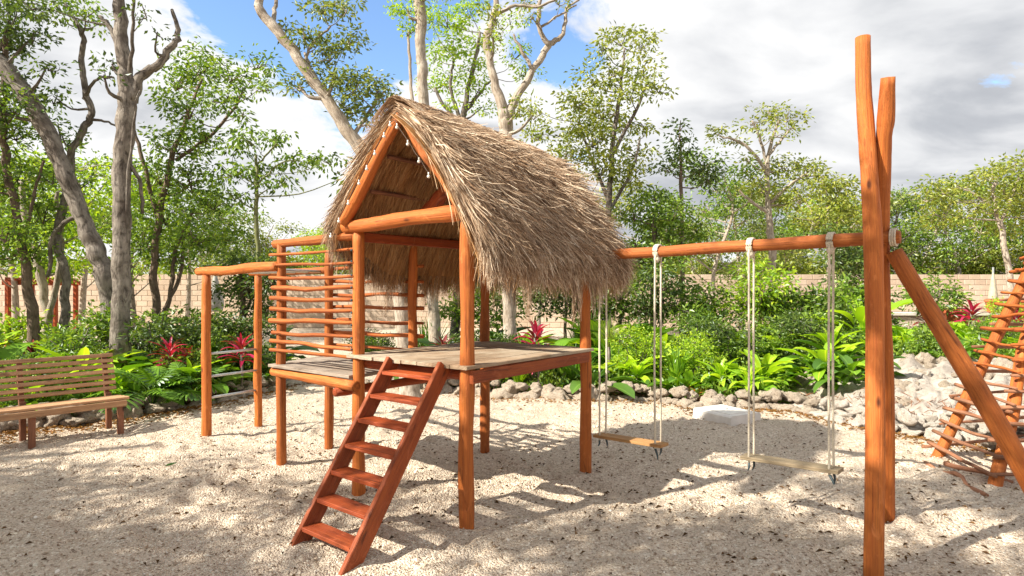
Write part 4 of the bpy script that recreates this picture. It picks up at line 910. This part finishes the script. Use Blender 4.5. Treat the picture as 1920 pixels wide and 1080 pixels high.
BGT = [  # column, distance, height, kind, label
 (30, 15, 4.6, 1, 'mid green tree behind the far left pergola'), (150, 17, 5.0, 4, 'bright yellow green tree seen between the leaning trunk and the forked trunk'), (255, 20, 5.2, 3, 'green tree directly behind the stout forked trunk'),
 (350, 22, 4.9, 1, 'green tree standing over the wall left of the monkey bars'), (430, 27.5, 5.0, 2, 'grey green tree beyond the wall above the monkey bar posts'), (520, 29, 4.6, 0, 'olive tree beyond the wall above the slatted wall of the playhouse'),
 (590, 28, 4.2, 4, 'light green tree beyond the wall just left of the thatch'), (660, 31, 4.0, 1, 'low tree beyond the wall seen under the thatch edge'), (-60, 19, 5.4, 3, 'green tree cut off by the left edge of the photograph'),
 (900, 18, 3.8, 3, 'green tree seen between the playhouse posts above the floor'), (1010, 20, 4.2, 1, 'tree behind the rear of the thatched roof'), (1110, 21, 5.2, 0, 'olive tree showing just over the rear slope of the thatch'),
 (1340, 19, 4.9, 1, 'leafy tree behind the left half of the swing beam'), (1390, 22, 5.0, 2, 'grey green tree left of the pale umbrella tree'), (1500, 28, 6.0, 0, 'olive tree beyond the wall right of the pale umbrella tree'),
 (1610, 29, 5.8, 2, 'grey green tree beyond the wall just behind the crossed poles'), (1680, 28, 5.6, 3, 'green tree beyond the wall directly right of the crossed poles'), (1735, 31, 6.4, 0, 'olive tree beyond the wall between the poles and the white leaning trunk'),
 (1800, 28, 6.0, 1, 'green tree beyond the wall left of the white leaning trunk'), (1860, 30, 6.2, 2, 'grey green tree beyond the wall behind the closed parasol'), (1930, 27.5, 6.6, 0, 'olive tree beyond the wall at the right edge'),
 (1430, 30, 5.8, 3, 'green tree beyond the wall under the flat crown of the umbrella tree'), (1300, 30, 5.4, 0, 'olive tree beyond the wall behind the narrow tiered tree'), (1560, 32, 6.2, 4, 'yellow green tree beyond the wall left of the poles')]
for px, dd, h, k, lab in BGT:
    loc = gx(px, dd); s = h/6.0
    if not used[k]:
        o = K[k]; o.location = loc; o.scale = (s,)*3; o['label'] = lab; used[k] = True; o['group'] = 'trees at the back of the garden'
    else: o = copy_thing(K[k], loc, random.uniform(0, 6.28), s, lab, 'trees at the back of the garden')
# far wood beyond the wall
r = np.random.default_rng(77); fw_ = MB(); ftw = MB()
for i in range(170):
    x = r.uniform(-34, 36); y = r.uniform(27, 44); px = 960+x*F/y; hh = np.interp(px, [0, 500, 900, 1300, 1900], [3.2, 3.0, 3.0, 3.5, 4.1])*r.uniform(.6, 1.1)
    for q in range(3):
        z = hh*(.25+.3*q); clump(fw_, np.array((x+r.normal(0, .6), y, z)), (1.4, 1.2, .7), 300, .24, r, 12, .3)
    tube(ftw, [(x, y, 0), (x+r.normal(0, .3), y, hh)], [.07, .03], 5)
o = fw_.obj('far_woodland', LO, None, False); tag(o, 'mass of olive green woodland beyond the block wall', 'woodland', None, 'stuff')
o = ftw.obj('far_tree_stems', BW, None); tag(o, 'thin pale stems in the woodland beyond the block wall', 'tree stems', None, 'stuff')

# ---- trees outside the picture, up sun of the sand: they throw the dappled shade the photograph shows
def shade_tree(name, label, bx, by, h, spots, leafm, seed, lean=(0, 0)):
    r = np.random.default_rng(seed); t = thing(name, (bx, by, 0), label, 'tree'); tb = MB(); cr = MB()
    tr = resample([(bx, by, -.1, .16), (bx+lean[0]*.4, by+lean[1]*.4, h*.5, .12), (bx+lean[0], by+lean[1], h, .05)], 18); tube(tb, tr[:, :3], tr[:, 3], 10, .03)
    for (gxx, gyy, z, rad, dens) in spots:
        k = z/math.tan(R(SUN_EL)); c = np.array((gxx-SDX*k, gyy-SDY*k, z))
        j = int(np.clip((z-1.2)/h*17, 3, 16)); tube(tb, resample([tr[j, :3], (tr[j, :3]+c)/2+r.normal(0, .15, 3), c], 9), np.linspace(.045, .015, 9), 6, caps=False)
        clump(cr, c, (rad, rad, rad*.45), int(rad*rad*1500*dens), .12, r, 40, .3, .17, tw=tb, hollow=.3)
    tb.obj('trunk', BK, t); cr.obj('crown', leafm, t, False)
rs_ = random.Random(3); SP = [[], [], [], []]
for k in range(46):
    gx_ = -4.4+8.6*((k*.618034) % 1)+rs_.uniform(-.2, .2); gy_ = 2.2+2.55*((k*.7548) % 1)**.8+.10*abs(gx_)*.5
    if -1.0 < gx_ < .6 and gy_ > 4.3: continue
    z = 4.5+.25*(gx_+4.4)*.75+rs_.uniform(-.2, .5); SP[0 if gx_ < -1.8 else 1 if gx_ < 1.2 else 2].append((gx_, gy_, z, rs_.uniform(.26, .62), rs_.uniform(1.1, 1.6)))
SP[3] = [(-4.4, 5.2, 4.8, .5, .8), (-3.5, 5.3, 5.4, .32, .8), (-3.0, 4.9, 5.6, .4, .8), (-4.9, 5.9, 4.6, .5, .7), (-2.6, 5.6, 5.6, .3, .7), (-2.2, 4.9, 5.7, .35, .8)]
shade_tree('shade_tree', 'tree outside the picture to the left whose crown shades the near sand', -8.6, .9, 5.6, SP[0], LF, 401)
shade_tree('shade_tree', 'tree outside the picture behind the viewpoint at the left', -6.2, -1.6, 6.4, SP[1], LF, 402)
shade_tree('shade_tree', 'tree outside the picture behind the viewpoint', -3.6, -2.0, 6.6, SP[2], LF, 403)
shade_tree('shade_tree', 'slender tree outside the picture left of the bench', -10.2, 3.0, 5.8, SP[3], LF, 404)

# ------------------------------------------------------------------ undergrowth plants
def blade(L, Wd, arch, fold=.18, shape='lance', segs=7, pet=0., name='leaf', m=None, pitch=0.):
    """one arching leaf, base at the origin, growing along +X"""
    mb = MB(); a = pitch; x = z = 0.; c = [(0, 0)]; ds = (L+pet)/segs; ang = []
    for i in range(segs): ang.append(a); x += math.cos(a)*ds; z += math.sin(a)*ds; c.append((x, z)); a -= arch/segs
    ang.append(a); V = []; UV = []
    for i, (x, z) in enumerate(c):
        t = i/segs; tl = (t*(L+pet)-pet)/L
        if shape == 'lance': w = math.sin(math.pi*min(1, max(0, tl)**.75*.97+.03))**.8 if tl > 0 else .05
        elif shape == 'paddle': w = (math.sin(math.pi*min(1, max(0, tl)**.9*.98+.02))**.55) if tl > 0 else .06
        else: w = (1-t)**.6*.9+.1
        if i == segs: w = .02
        w = max(w, .04)*Wd/2; a = ang[i]; nx_, nz_ = -math.sin(a), math.cos(a)
        wav = .012*math.sin(i*2.3)
        V += [(x+nx_*(w*fold*2+wav*w*8), -w, z+nz_*(w*fold*2+wav*w*8)), (x, 0, z), (x+nx_*w*fold*2, w, z+nz_*w*fold*2)]; UV += [(0, t), (.5, t), (1, t)]
    Fq = []
    for i in range(segs): b = i*3; Fq += [(b, b+1, b+4, b+3), (b+1, b+2, b+5, b+4)]
    mb.add(V, np.array(Fq), UV); return mb.mesh(name, m, True)
def split_leaf(L, m):
    """deeply cut philodendron leaf on a long stalk"""
    mb = MB(); pet = L*.9; tube(mb, resample([(0, 0, 0), (pet*.4, 0, pet*.42), (pet, 0, pet*.55)], 7), np.linspace(.009, .005, 7), 5); x0 = np.array((pet, 0, pet*.55)); dn = lambda k: np.array((k*L*.92, 0, -.30*L*k*k+.05*L*k))
    for sg in (-1, 1):
        for i in range(9):
            k = i/8.; b = x0+dn(k*.92); ln = L*(.52*math.sin(math.pi*(k*.72+.2)))+.02; a = R(115-100*k)
            dirv = np.array((math.cos(a), sg*math.sin(a), -.10-.15*k)); dirv = dirv/np.linalg.norm(dirv); w = L*.075
            sd = norm(np.cross(dirv, (0, 0, 1.))); tip = b+dirv*ln+np.array((0, 0, -.12*ln)); m1 = b+dirv*ln*.35; m2 = b+dirv*ln*.72+np.array((0, 0, -.03*ln))
            V = [b-sd*w*.8, b+sd*w*.8, m1-sd*w*.62, m1+sd*w*.62, m2-sd*w*.62, m2+sd*w*.62, tip]
            mb.add(V, [np.array([(0, 1, 3, 2), (2, 3, 5, 4)]), np.array([(4, 5, 6)])], [(.2, 0), (.5, 0), (.2, .4), (.6, .4), (.2, .7), (.6, .7), (.4, 1)])
    V = []; n = 8
    for i in range(n+1):
        k = i/n; c = x0+dn(k); w = L*.085*(1-k*.7); V += [c+np.array((0, -w, .01)), c, c+np.array((0, w, .01))]
    Fq = []
    for i in range(n): b = i*3; Fq += [(b, b+1, b+4, b+3), (b+1, b+2, b+5, b+4)]
    mb.add(V, np.array(Fq), [(.5+.2*((j % 3)-1), j/27) for j in range(27)]); return mb.mesh('leaf', m, True)
def rosette(name, cat, meshes, n, pitch=(80, 8), stem=0., stemr=.012, scale=(.75, 1.1), seed=1, stemm=None, tiers=1):
    r = random.Random(seed); t = thing(name, (0, 0, 0), 'x', cat)
    if stem:
        mb = MB(); tube(mb, resample([(0, 0, -.03), (.02, .01, stem*.5), (0, 0, stem)], 6), np.linspace(stemr*1.3, stemr, 6), 7); o = bpy.data.objects.new('stem', mb.mesh('stem', stemm or BK)); COL.objects.link(o); o.parent = t
    for i in range(n):
        k = i/(n-1); az = i*2.39996+r.uniform(-.2, .2); p_ = R(pitch[0]+(pitch[1]-pitch[0])*k**.8+r.uniform(-6, 6)); s = r.uniform(*scale)*(.6+.4*min(1, k*2+.2))
        z = stem*(1-.35*k*(tiers > 0))+.01
        link_obj('leaf', meshes[i % len(meshes)], t, (math.cos(az)*.012, math.sin(az)*.012, z), (r.uniform(-.25, .25), -p_, az), s)
    return t
def blades_plant(name, cat, n, h, spread, w, m, seed, stemh=0.):
    r = np.random.default_rng(seed); t = thing(name, (0, 0, 0), 'x', cat); az = r.uniform(0, 6.283, n); tl = r.uniform(.1, 1., n)*spread; L = h*r.uniform(.65, 1.1, n); k = 6; pts = np.zeros((n, k, 3))
    for i, q in enumerate(np.linspace(0, 1, k)):
        rad = tl*(q**1.7)*L+.02; zz_ = L*(q-.35*tl*q*q*q*1.4); pts[:, i] = np.stack([np.cos(az)*rad, np.sin(az)*rad, np.maximum(zz_, 0)+stemh], -1)
    sd = np.stack([-np.sin(az), np.cos(az), np.zeros(n)], -1); mb = MB(); ribbons(mb, pts, r.uniform(.7, 1.2, n)*w, sd); o = mb.obj('blades', m, t)
    if stemh:
        mb = MB(); tube(mb, [(0, 0, -.02), (0, 0, stemh+.03)], .02, 8); mb.obj('stem', BK, t)
    return t
def shrub(name, cat, h, w, n, leaf, m, seed, nb=9):
    r = np.random.default_rng(seed); t = thing(name, (0, 0, 0), 'x', cat); cr = MB(); tb = MB()
    for i in range(nb):
        a = r.uniform(0, 6.28); q = r.uniform(.1, 1)**.6*w*.42; z = h*r.uniform(.25, .85); c = np.array((math.cos(a)*q, math.sin(a)*q, z)); tube(tb, resample([(0, 0, 0), c*np.array((.4, .4, .6)), c], 5), np.linspace(.011, .004, 5), 5, caps=False)
        clump(cr, c, (w*.26, w*.26, h*.20), n//nb, leaf, r, 10, .1, tw=tb)
    tb.obj('stem', BK, t); cr.obj('foliage', m, t, False); return t
lanceG = [blade(.34, .075, R(50), m=M['big']), blade(.30, .085, R(75), m=M['big'])]; lanceL = [blade(.36, .085, R(45), m=M['biglime']), blade(.32, .09, R(80), m=M['biglime'])]
lanceR = [blade(.24, .042, R(50), m=M['redleaf']), blade(.23, .045, R(85), m=M['redleaf']), blade(.22, .040, R(70), m=M['darkred'])]; lanceD = [blade(.28, .055, R(50), m=M['darkred']), blade(.26, .05, R(80), m=M['darkred'])]
lanceO = [blade(.22, .03, R(50), m=M['orangeleaf'])]; padG = [blade(.40, .17, R(60), shape='paddle', pet=.22, segs=9, m=M['big']), blade(.36, .15, R(80), shape='paddle', pet=.2, segs=9, m=M['big'])]
padD = [blade(.42, .18, R(65), shape='paddle', pet=.22, segs=9, m=M['bigdark']), blade(.36, .16, R(90), shape='paddle', pet=.2, segs=9, m=M['bigdark'])]
padL = [blade(.42, .15, R(50), shape='paddle', pet=.16, segs=9, m=M['biglime']), blade(.34, .14, R(80), shape='paddle', pet=.16, segs=9, m=M['biglime'])]
PR = {
 'lance': rosette('lance_leaved_plant', 'plant', lanceG, 16, seed=1), 'lime': rosette('lime_leaved_plant', 'plant', lanceL, 15, seed=2, stem=.20, stemm=M['greenstem']),
 'red': rosette('magenta_cordyline', 'plant', lanceR, 24, (85, 12), .48, .010, seed=3), 'dred': rosette('dark_red_cordyline', 'plant', lanceD, 24, (85, 5), .46, .010, seed=4),
 'orange': rosette('orange_leaved_plant', 'plant', lanceO, 22, (80, 5), seed=5), 'pad': rosette('broad_leaved_plant', 'plant', padG, 11, (82, 35), seed=6), 'padd': rosette('dark_broad_leaved_plant', 'plant', padD, 12, (82, 30), seed=7),
 'padl': rosette('lime_broad_leaved_plant', 'plant', padL, 12, (82, 25), .12, seed=8, stemm=M['greenstem']), 'philo': rosette('philodendron', 'plant', [split_leaf(.42, M['bigdark']), split_leaf(.36, M['big'])], 17, (60, -8), .10, seed=9, tiers=0),
 'grass': blades_plant('grass_tuft', 'grass tuft', 110, .48, .75, .011, M['biglime'], 10), 'strap': blades_plant('strap_leaved_plant', 'plant', 60, .55, .55, .024, M['big'], 11),
 'yucca': blades_plant('spiky_dracaena', 'plant', 110, .42, 1.3, .012, LG, 12, .5), 'shrubl': shrub('lime_shrub', 'shrub', .85, .62, 2600, .045, LL, 13), 'shrubg': shrub('green_shrub', 'shrub', .8, .8, 2400, .055, LF, 14), 'shrubd': shrub('dark_shrub', 'shrub', .9, .9, 2400, .06, LD, 15)}
PUSED = {}
def plant(kind, px, py_base, s=1., label=None, group=None, d=None):
    """stand one plant on the bed at a column; py_base = photo row of its foot on level ground"""
    dd = d if d else F*H/(py_base-540); z = float(height_bank(px, dd))-.02 if (px < 520 or px > 770) else 0.
    loc = gx(px, dd, max(0, z)); src = PR[kind]; rz = random.uniform(0, 6.28); s = s*random.uniform(.94, 1.06)
    if kind not in PUSED:
        src.location = loc; src.rotation_euler = (0, 0, rz); src.scale = (s,)*3; src['label'] = label
        if group: src['group'] = group
        PUSED[kind] = 1; return src
    c = copy_thing(src, loc, rz, s, label)
    if group: c['group'] = group
    elif 'group' in c: del c['group']
    return c
# single, distinct plants
plant('philo', 285, 777, 1.05, 'big split leaved philodendron spreading beside the right end of the bench')
plant('philo', 345, 762, .85, 'smaller philodendron behind the big one towards the monkey bars')
plant('red', 318, 752, 1.45, 'magenta cordyline rising just above the philodendron', d=8.6)
plant('dred', 352, 750, 1.2, 'dark red cordyline between philodendron and first monkey bar post', d=8.9)
plant('red', 452, 735, 1.6, 'magenta cordyline framed between the two monkey bar posts', d=9.0)
plant('dred', 62, 745, 1.2, 'dark red cordyline behind the left part of the bench', d=9.4)
plant('orange', 138, 742, 1.25, 'pinkish orange rosette above the middle of the bench back', d=8.8)
plant('orange', 408, 735, 1.3, 'orange leaved rosette right of the nearer monkey bar post', d=9.2)
plant('padd', 176, 745, 1.25, 'dark paddle leaved plant at the foot of the stout forked trunk', d=8.6)
plant('red', 160, 735, .9, 'small red cordyline left of the stout forked trunk', d=9.3)
plant('red', 1004, 745, 1.75, 'magenta cordyline between the pale trunk and the right post of the platform', d=9.4)
plant('red', 1012, 745, 1.2, 'shorter magenta cordyline just below the taller one behind the platform', d=9.0)
plant('dred', 832, 738, 1.5, 'dark red cordyline left of the front post above the platform', d=9.3)
plant('grass', 972, 752, 1.15, 'bright green grass tuft under the far edge of the platform', d=9.2)
plant('grass', 922, 748, .9, 'smaller grass tuft between the two rear platform posts', d=9.4)
plant('yucca', 1142, 750, 1.15, 'spiky pale dracaena seen through the ropes of the first swing', d=9.6)
plant('lime', 1352, 772, 1.45, 'bright lime plant on a short bare stem above the white concrete block', d=8.7)
plant('padl', 1432, 768, 1.45, 'large lime broad leaved plant between the two swings at the left rope of the second', d=9.3)
plant('shrubl', 1308, 765, 1.15, 'yellow green small leaved shrub between the two swings', d=9.2)
plant('shrubl', 1196, 752, 1.15, 'yellow green small leaved shrub left of the right rope of the first swing', d=9.5)
plant('orange', 1300, 765, 1.3, 'rusty orange rosette at the edging between the swings', d=8.55)
plant('grass', 1265, 762, .9, 'fine grass tuft beside the right rope of the first swing', d=8.9)
plant('dred', 1738, 790, 1.1, 'dark red cordyline in front of the small round tree', d=9.9)
plant('red', 1822, 790, 1.35, 'pink cordyline beside the terracotta pot', d=10.)
plant('red', 1905, 790, 1.3, 'pink red cordyline behind the climbing pyramid at the right edge', d=9.4)
plant('padl', 1618, 790, 1.3, 'tall lime paddle leaved plant directly left of the tripod poles', d=9.8)
plant('lime', 1325, 770, .8, 'small lime plant left of the bright stemmed lime plant', d=9.0)
plant('orange', 1598, 790, 1.6, 'rusty orange rosette beside the left rope side of the tripod poles', d=11.2)
plant('orange', 1672, 790, 1.5, 'rusty orange rosette just right of the tripod poles', d=11.6)
plant('shrubl', 1885, 790, 1.1, 'bright yellow green shrub behind the climbing pyramid', d=11.8)
for px_, k_, s_, d_, l_ in ((1500, 'padl', 1.75, 10.6, 'tall bright broad leaved plant before the wall midway between second swing and tripod'), (1385, 'pad', 1.8, 10.4, 'tall green broad leaved plant left of the second swing ropes'),
    (1290, 'pad', 1.7, 10.8, 'tall broad leaved plant behind the yellow green shrub between the swings'), (1555, 'padd', 1.6, 10.2, 'tall dark broad leaved plant at the right rope of the second swing'), (800, 'padd', 1.6, 10.2, 'dark broad leaved plant between the leaning trunk and the front post'),
    (860, 'pad', 1.5, 10.6, 'bright broad leaved plant left of the front post above the platform'), (1070, 'lance', 1.9, 10.2, 'tall lance leaved plant left of the right platform post'), (420, 'pad', 1.4, 9.6, 'broad leaved plant framed between the monkey bar posts below the magenta cordyline'),
    (90, 'padl', 1.3, 9.6, 'lime broad leaved plant behind the middle of the bench')):
    plant(k_, px_, 790, s_, l_, d=d_)
# dense planting, nothing tells these apart
REG = [('behind the slatted bench', -80, 235, 22, ['lance', 'lime', 'padd', 'pad', 'lance', 'padl', 'shrubg'], (.3, 2.6)), ('by the monkey bars', 250, 505, 22, ['padd', 'pad', 'lance', 'shrubd', 'pad', 'lime', 'shrubg'], (.35, 2.4)),
       ('behind the playhouse platform', 785, 1110, 34, ['strap', 'padd', 'lance', 'pad', 'shrubd', 'strap', 'lime', 'padd'], (.3, 3.4)), ('behind the first swing', 1110, 1290, 24, ['padd', 'lance', 'strap', 'pad', 'lime', 'padd', 'padl'], (.3, 3.2)),
       ('behind the second swing', 1290, 1625, 48, ['pad', 'lime', 'padl', 'padd', 'lance', 'shrubg', 'pad', 'lance', 'padd', 'shrubd'], (.3, 3.6)), ('on the rocky bank', 1620, 1990, 34, ['lime', 'lance', 'padl', 'lime', 'pad', 'lime', 'shrubg'], (1.9, 3.4))]
NM = {'lance': 'lance leaved green plant', 'lime': 'lime rosette plant', 'padd': 'dark broad leaved plant', 'pad': 'green broad leaved plant', 'shrubg': 'green shrub', 'shrubd': 'dark shrub', 'padl': 'lime broad leaved plant', 'strap': 'strap leaved plant', 'shrubl': 'yellow green shrub'}
ORD = ['leftmost', 'second from left', 'third from left', 'fourth from left', 'fifth from left', 'sixth from left', 'seventh from left', 'eighth from left', 'ninth from left', 'tenth from left']+[w+' from left' for w in ('eleventh', 'twelfth', 'thirteenth', 'fourteenth', 'fifteenth', 'sixteenth', 'seventeenth', 'eighteenth', 'nineteenth', 'twentieth')]
rp_ = random.Random(55)
for reg, a, b, n, kinds, (d0, d1) in REG:
    made = {}
    for i in range(n):
        px = a+(b-a)*((i*.618034) % 1); k = kinds[i % len(kinds)]; q = (i*.7548+rp_.random()*.1) % 1; dd = border_d(px)+d0+(d1-d0)*q
        if 1470 < px < 1625: dd = max(dd, border_d(px)+.9)
        s = rp_.uniform(.85, 1.2)*(.98+.88*q)
        if k in ('lance', 'lime', 'pad', 'padd', 'padl'): s *= 1.18
        if k.startswith('shrub'): s *= .88
        if 'bank' in reg: s *= .60
        made.setdefault(k, []).append((px, plant(k, px, 0, s, 'x', NM[k]+'s '+reg, dd)))
    for k, l in made.items():
        l.sort(key=lambda e: e[0])
        for j, (px, o) in enumerate(l): o['label'] = (NM[k]+' '+reg if len(l) == 1 else ORD[j]+' of the '+NM[k]+'s '+reg)
for i, px in enumerate((500, 540, 690, 735, 715)):
    plant(['lance', 'lime', 'shrubg', 'lance', 'shrubg'][i], px, 0, .9, ['lance leaved plant behind the far monkey bar post', 'lime plant seen low through the slats of the playhouse', 'green shrub seen through the rear rails of the playhouse', 'lance leaved plant at the foot of the leaning pale trunk', 'green shrub just left of the leaning pale trunk'][i], None, [10.5, 12.5, 12, 11, 13.5][i])
# ground cover that nobody could count
r = np.random.default_rng(91); gc = MB(); n = 60000; px = r.choice([0, 1, 2], n, p=[.32, .38, .30]); col = np.where(px == 0, r.uniform(-300, 515, n), np.where(px == 1, r.uniform(775, 1480, n), r.uniform(1480, 2100, n)))
dd = border_d(col)+np.where(px == 2, r.uniform(1.9, 4.6, n), r.uniform(.15, 4.8, n)); hb = height_bank(col, dd); z = hb+np.abs(r.normal(0, 1, n))*.10*(1+.8*np.sin(col*.05)*np.sin(dd*5))+.01
c = np.stack([(col-960)*dd/F, dd, z], -1); leaf_quads(gc, c, norm(r.normal(0, 1, (n, 3))+np.array((0, 0, .7))), r.uniform(.05, .12, n), r.uniform(.02, .05, n), r)
o = gc.obj('ground_cover', M['leaf'], None, False); tag(o, 'low leafy green ground cover filling the beds between the plants', 'ground cover', None, 'stuff')
# ------------------------------------------------------------------ things further back
pg = thing('garden_pergola', gx(75, 15.5), 'small reddish wooden pergola in front of the wall at far left', 'pergola')
for px_, d_ in ((15, 15), (103, 15), (60, 17), (142, 17)):
    part('post', M['logred'], lambda mb: board(mb, gx(px_, d_, -.05), gx(px_, d_, 1.68), (1, 0, 0), .10, .10, 1), pg, smooth=False)
for d_, a, b in ((15, 5, 125), (17, 50, 150)):
    part('beam', M['logred'], lambda mb: board(mb, gx(a, d_, 1.73), gx(b, d_, 1.73), (0, 0, 1), .12, .06, 1), pg, smooth=False)
for k in np.linspace(.05, .95, 7):
    a = gx(5, 14.8)+(gx(125, 14.8)-gx(5, 14.8))*k; b = gx(50, 17.2)+(gx(150, 17.2)-gx(50, 17.2))*k
    part('rafter', M['logred'], lambda mb: board(mb, p3(a[:2], 1.82), p3(b[:2], 1.82), (0, 0, 1), .08, .04, 1), pg, smooth=False)
def parasol(px_, d_, z0, z1, r_, m, label):
    b = gx(px_, d_); t = thing('closed_parasol', b, label, 'parasol'); mb = MB(); tube(mb, [b, b+np.array((0, 0, z1+.05))], .02, 8); mb.obj('pole', M['metal'], t)
    mb = MB(); zs_ = np.linspace(z0, z1, 9); rad = r_*np.array((.75, 1., .98, .86, .72, .56, .4, .24, .08)); th = np.arange(17)*2*np.pi/16
    V = [(b[0]+ra*(1+.22*(j % 2))*math.cos(t_), b[1]+ra*(1+.22*(j % 2))*math.sin(t_), z_) for z_, ra in zip(zs_, rad) for j, t_ in enumerate(th)]; mb.add(V, grid_faces(9, 17)); mb.obj('folded_canopy', m, t)
    mb = MB(); tube(mb, [b, b+np.array((0, 0, .08))], [.24, .22], 16); mb.obj('base', M['ledge'], t)
parasol(1862, 14., 1.12, 2.02, .085, M['canvas'], 'closed cream parasol before the wall near the right edge')
parasol(404, 16., 1.0, 2.0, .17, M['canvasgrey'], 'closed grey parasol behind the nearer monkey bar post')
lg = thing('garden_ledge', gx(1790, 12.5), 'long low pale ledge carrying the pots in front of the wall', 'ledge')
part('ledge_wall', M['rock'], lambda mb: board(mb, gx(1600, 12.5, .50), gx(2080, 12.5, .50), (0, 0, 1), 1.1, .30, 2), lg, smooth=False)
part('ledge_cap', M['ledge'], lambda mb: board(mb, gx(1598, 12.5, 1.08), gx(2082, 12.5, 1.08), (0, 1, 0), .42, .06, 2), lg, smooth=False)
def pot(px_, d_, z, s, label, kind):
    b = gx(px_, d_, z); t = thing('terracotta_pot', b, label, 'flower pot', 'terracotta pots on the ledge'); mb = MB()
    tube(mb, [b+np.array((0, 0, q)) for q in (0, .02, s*.80, s*.82, s*.98, s)], [s*.36, s*.38, s*.50, s*.56, s*.57, s*.52], 20); mb.obj('pot_body', M['pot'], t)
    mb = MB(); tube(mb, [b+np.array((0, 0, s)), b+np.array((0, 0, s+.012))], [s*.48, s*.46], 16); mb.obj('potting_soil', M['soil'], t)
pot(1792, 11.2, .80, .42, 'wide terracotta pot standing beside the pink cordyline', 0)
pot(1862, 12.4, 1.11, .26, 'small terracotta pot on the ledge under the closed cream parasol', 0)
pot(1912, 12.4, 1.11, .26, 'small terracotta pot on the ledge at the right edge of the photograph', 0)
# ------------------------------------------------------------------ litter, pebbles, the green leaf
r = np.random.default_rng(61); lm = MB(); n = 2700; y = r.uniform(2.2, 8.5, n)**1.; x = r.uniform(-1.05, 1.05, n)*y*.85; w = (vnoise((60, 60), (8, 8), 12)); k = w[np.clip((y/9*59).astype(int), 0, 59), np.clip(((x+8)/16*59).astype(int), 0, 59)]
ok = (r.random(n) < np.clip((k-.2)*1.6, .15, 1)) & (y < border_d(960+x*F/y)-.1); x, y = x[ok], y[ok]; n = len(x)
c = np.stack([x, y, sand_z(x, y)+.006], -1); az = r.uniform(0, 6.28, n); dv = np.stack([np.cos(az), np.sin(az), r.uniform(-.05, .30, n)], -1)
def flat_leaves(mb, c, dv, ln, wd, r):
    n = len(c); sd = norm(np.cross(dv, (0, 0, 1.))+r.normal(0, .18, (n, 3))); b = c+dv*ln[:, None]; m = c+dv*ln[:, None]*.5+np.array((0, 0, .004)); V = np.stack([c, m-sd*wd[:, None]*.5+np.array((0, 0, .008)), b, m+sd*wd[:, None]*.5+np.array((0, 0, .006))], 1).reshape(-1, 3); i = np.arange(n)*4
    mb.add(V, [np.stack([i, i+1, i+2], 1), np.stack([i, i+2, i+3], 1)])
flat_leaves(lm, c, dv, r.uniform(.018, .058, n), r.uniform(.008, .024, n), r); o = lm.obj('leaf_litter', M['litter'], None, False); tag(o, 'small dead leaves scattered over the pale sand', 'leaf litter', None, 'stuff')
n = 4200; px = r.uniform(-100, 2000, n); dd = border_d(px)-np.abs(r.normal(0, .22, n))-.05; x = (px-960)*dd/F; c = np.stack([x, dd, sand_z(x, dd)+.006], -1); az = r.uniform(0, 6.28, n); dv = np.stack([np.cos(az), np.sin(az), r.uniform(-.05, .3, n)], -1)
keep = (r.random(n) < np.where((px < 560) | (px > 1280), 1., .35)); c, dv = c[keep], dv[keep]; n = len(c)
lm = MB(); flat_leaves(lm, c, dv, r.uniform(.025, .07, n), r.uniform(.010, .028, n), r); o = lm.obj('leaf_litter', M['litterwarm'], None, False); tag(o, 'drift of rusty dead leaves along the stone edging', 'leaf litter', None, 'stuff')
n = 26000; y = 2.2+r.random(n)**1.5*6.; x = r.uniform(-.95, .95, n)*y; ok = y < border_d(960+x*F/y)-.05; x, y = x[ok], y[ok]; n = len(x); s = r.uniform(.003, .0085, n)*(1+(r.random(n) < .03)*1.2)
c = np.stack([x, y, sand_z(x, y)+s*.3], -1); Oc = np.array([(1, 0, 0), (0, 1, 0), (-1, 0, 0), (0, -1, 0), (0, 0, .8), (0, 0, -.8)]); V = c[:, None, :]+(Oc[None]+r.normal(0, .22, (n, 6, 3)))*s[:, None, None]; i = np.arange(n)*6
pb = MB(); pb.add(V.reshape(-1, 3), [np.stack([i+a, i+b, i+t_], 1) for t_ in (4, ) for a, b in ((0, 1), (1, 2), (2, 3), (3, 0))]+[np.stack([i+b, i+a, i+5], 1) for a, b in ((0, 1), (1, 2), (2, 3), (3, 0))])
def mat_pebble():
    m, t = mat('coral_grit'); rr2 = t.n('ShaderNodeNewGeometry').outputs['Random Per Island']; c = t.ramp(rr2, ((0, (.26, .18, .12)), (.35, (.50, .40, .30)), (.8, (.66, .56, .44)), (1, (.80, .74, .66)))); finish(t, c, .9, None, 0, 0, .2); return m
o = pb.obj('coral_grit', mat_pebble(), None, False); tag(o, 'loose coarse coral grit over the sand', 'grit', None, 'stuff')
gl_ = G(322, 881); t = thing('fallen_leaf', gl_+np.array((0, 0, .02)), 'single fresh green leaf lying on the sand at left', 'leaf')
link_obj('leaf_blade', blade(.17, .075, R(35), shape='paddle', m=M['bigdark'], name='leaf_blade', pitch=R(12)), t, (-.07, 0, .01), (0, 0, .15))
# mulch of twigs in the near edge of the beds
n = 2600; r = np.random.default_rng(71); tw_ = MB(); px = r.uniform(-100, 1900, n); px = px[(px < 520) | (px > 775)]
for q in px[:1500]:
    dd = border_d(q)+r.uniform(.05, .7); b = gx(q, dd, float(height_bank(q, dd))+.01); a = r.uniform(0, 6.28); l = r.uniform(.05, .22); tube(tw_, [b, b+np.array((math.cos(a)*l, math.sin(a)*l, r.uniform(0, .10)))], r.uniform(.002, .005), 4, caps=False)
o = tw_.obj('dry_twigs', M['greystick'], None); tag(o, 'dry twigs and straw lying behind the stone edging', 'twigs', None, 'stuff')
for k, src in PR.items():
    if k not in PUSED:
        for ch in list(src.children): bpy.data.objects.remove(ch)
        bpy.data.objects.remove(src)
SC.render.engine = 'CYCLES'
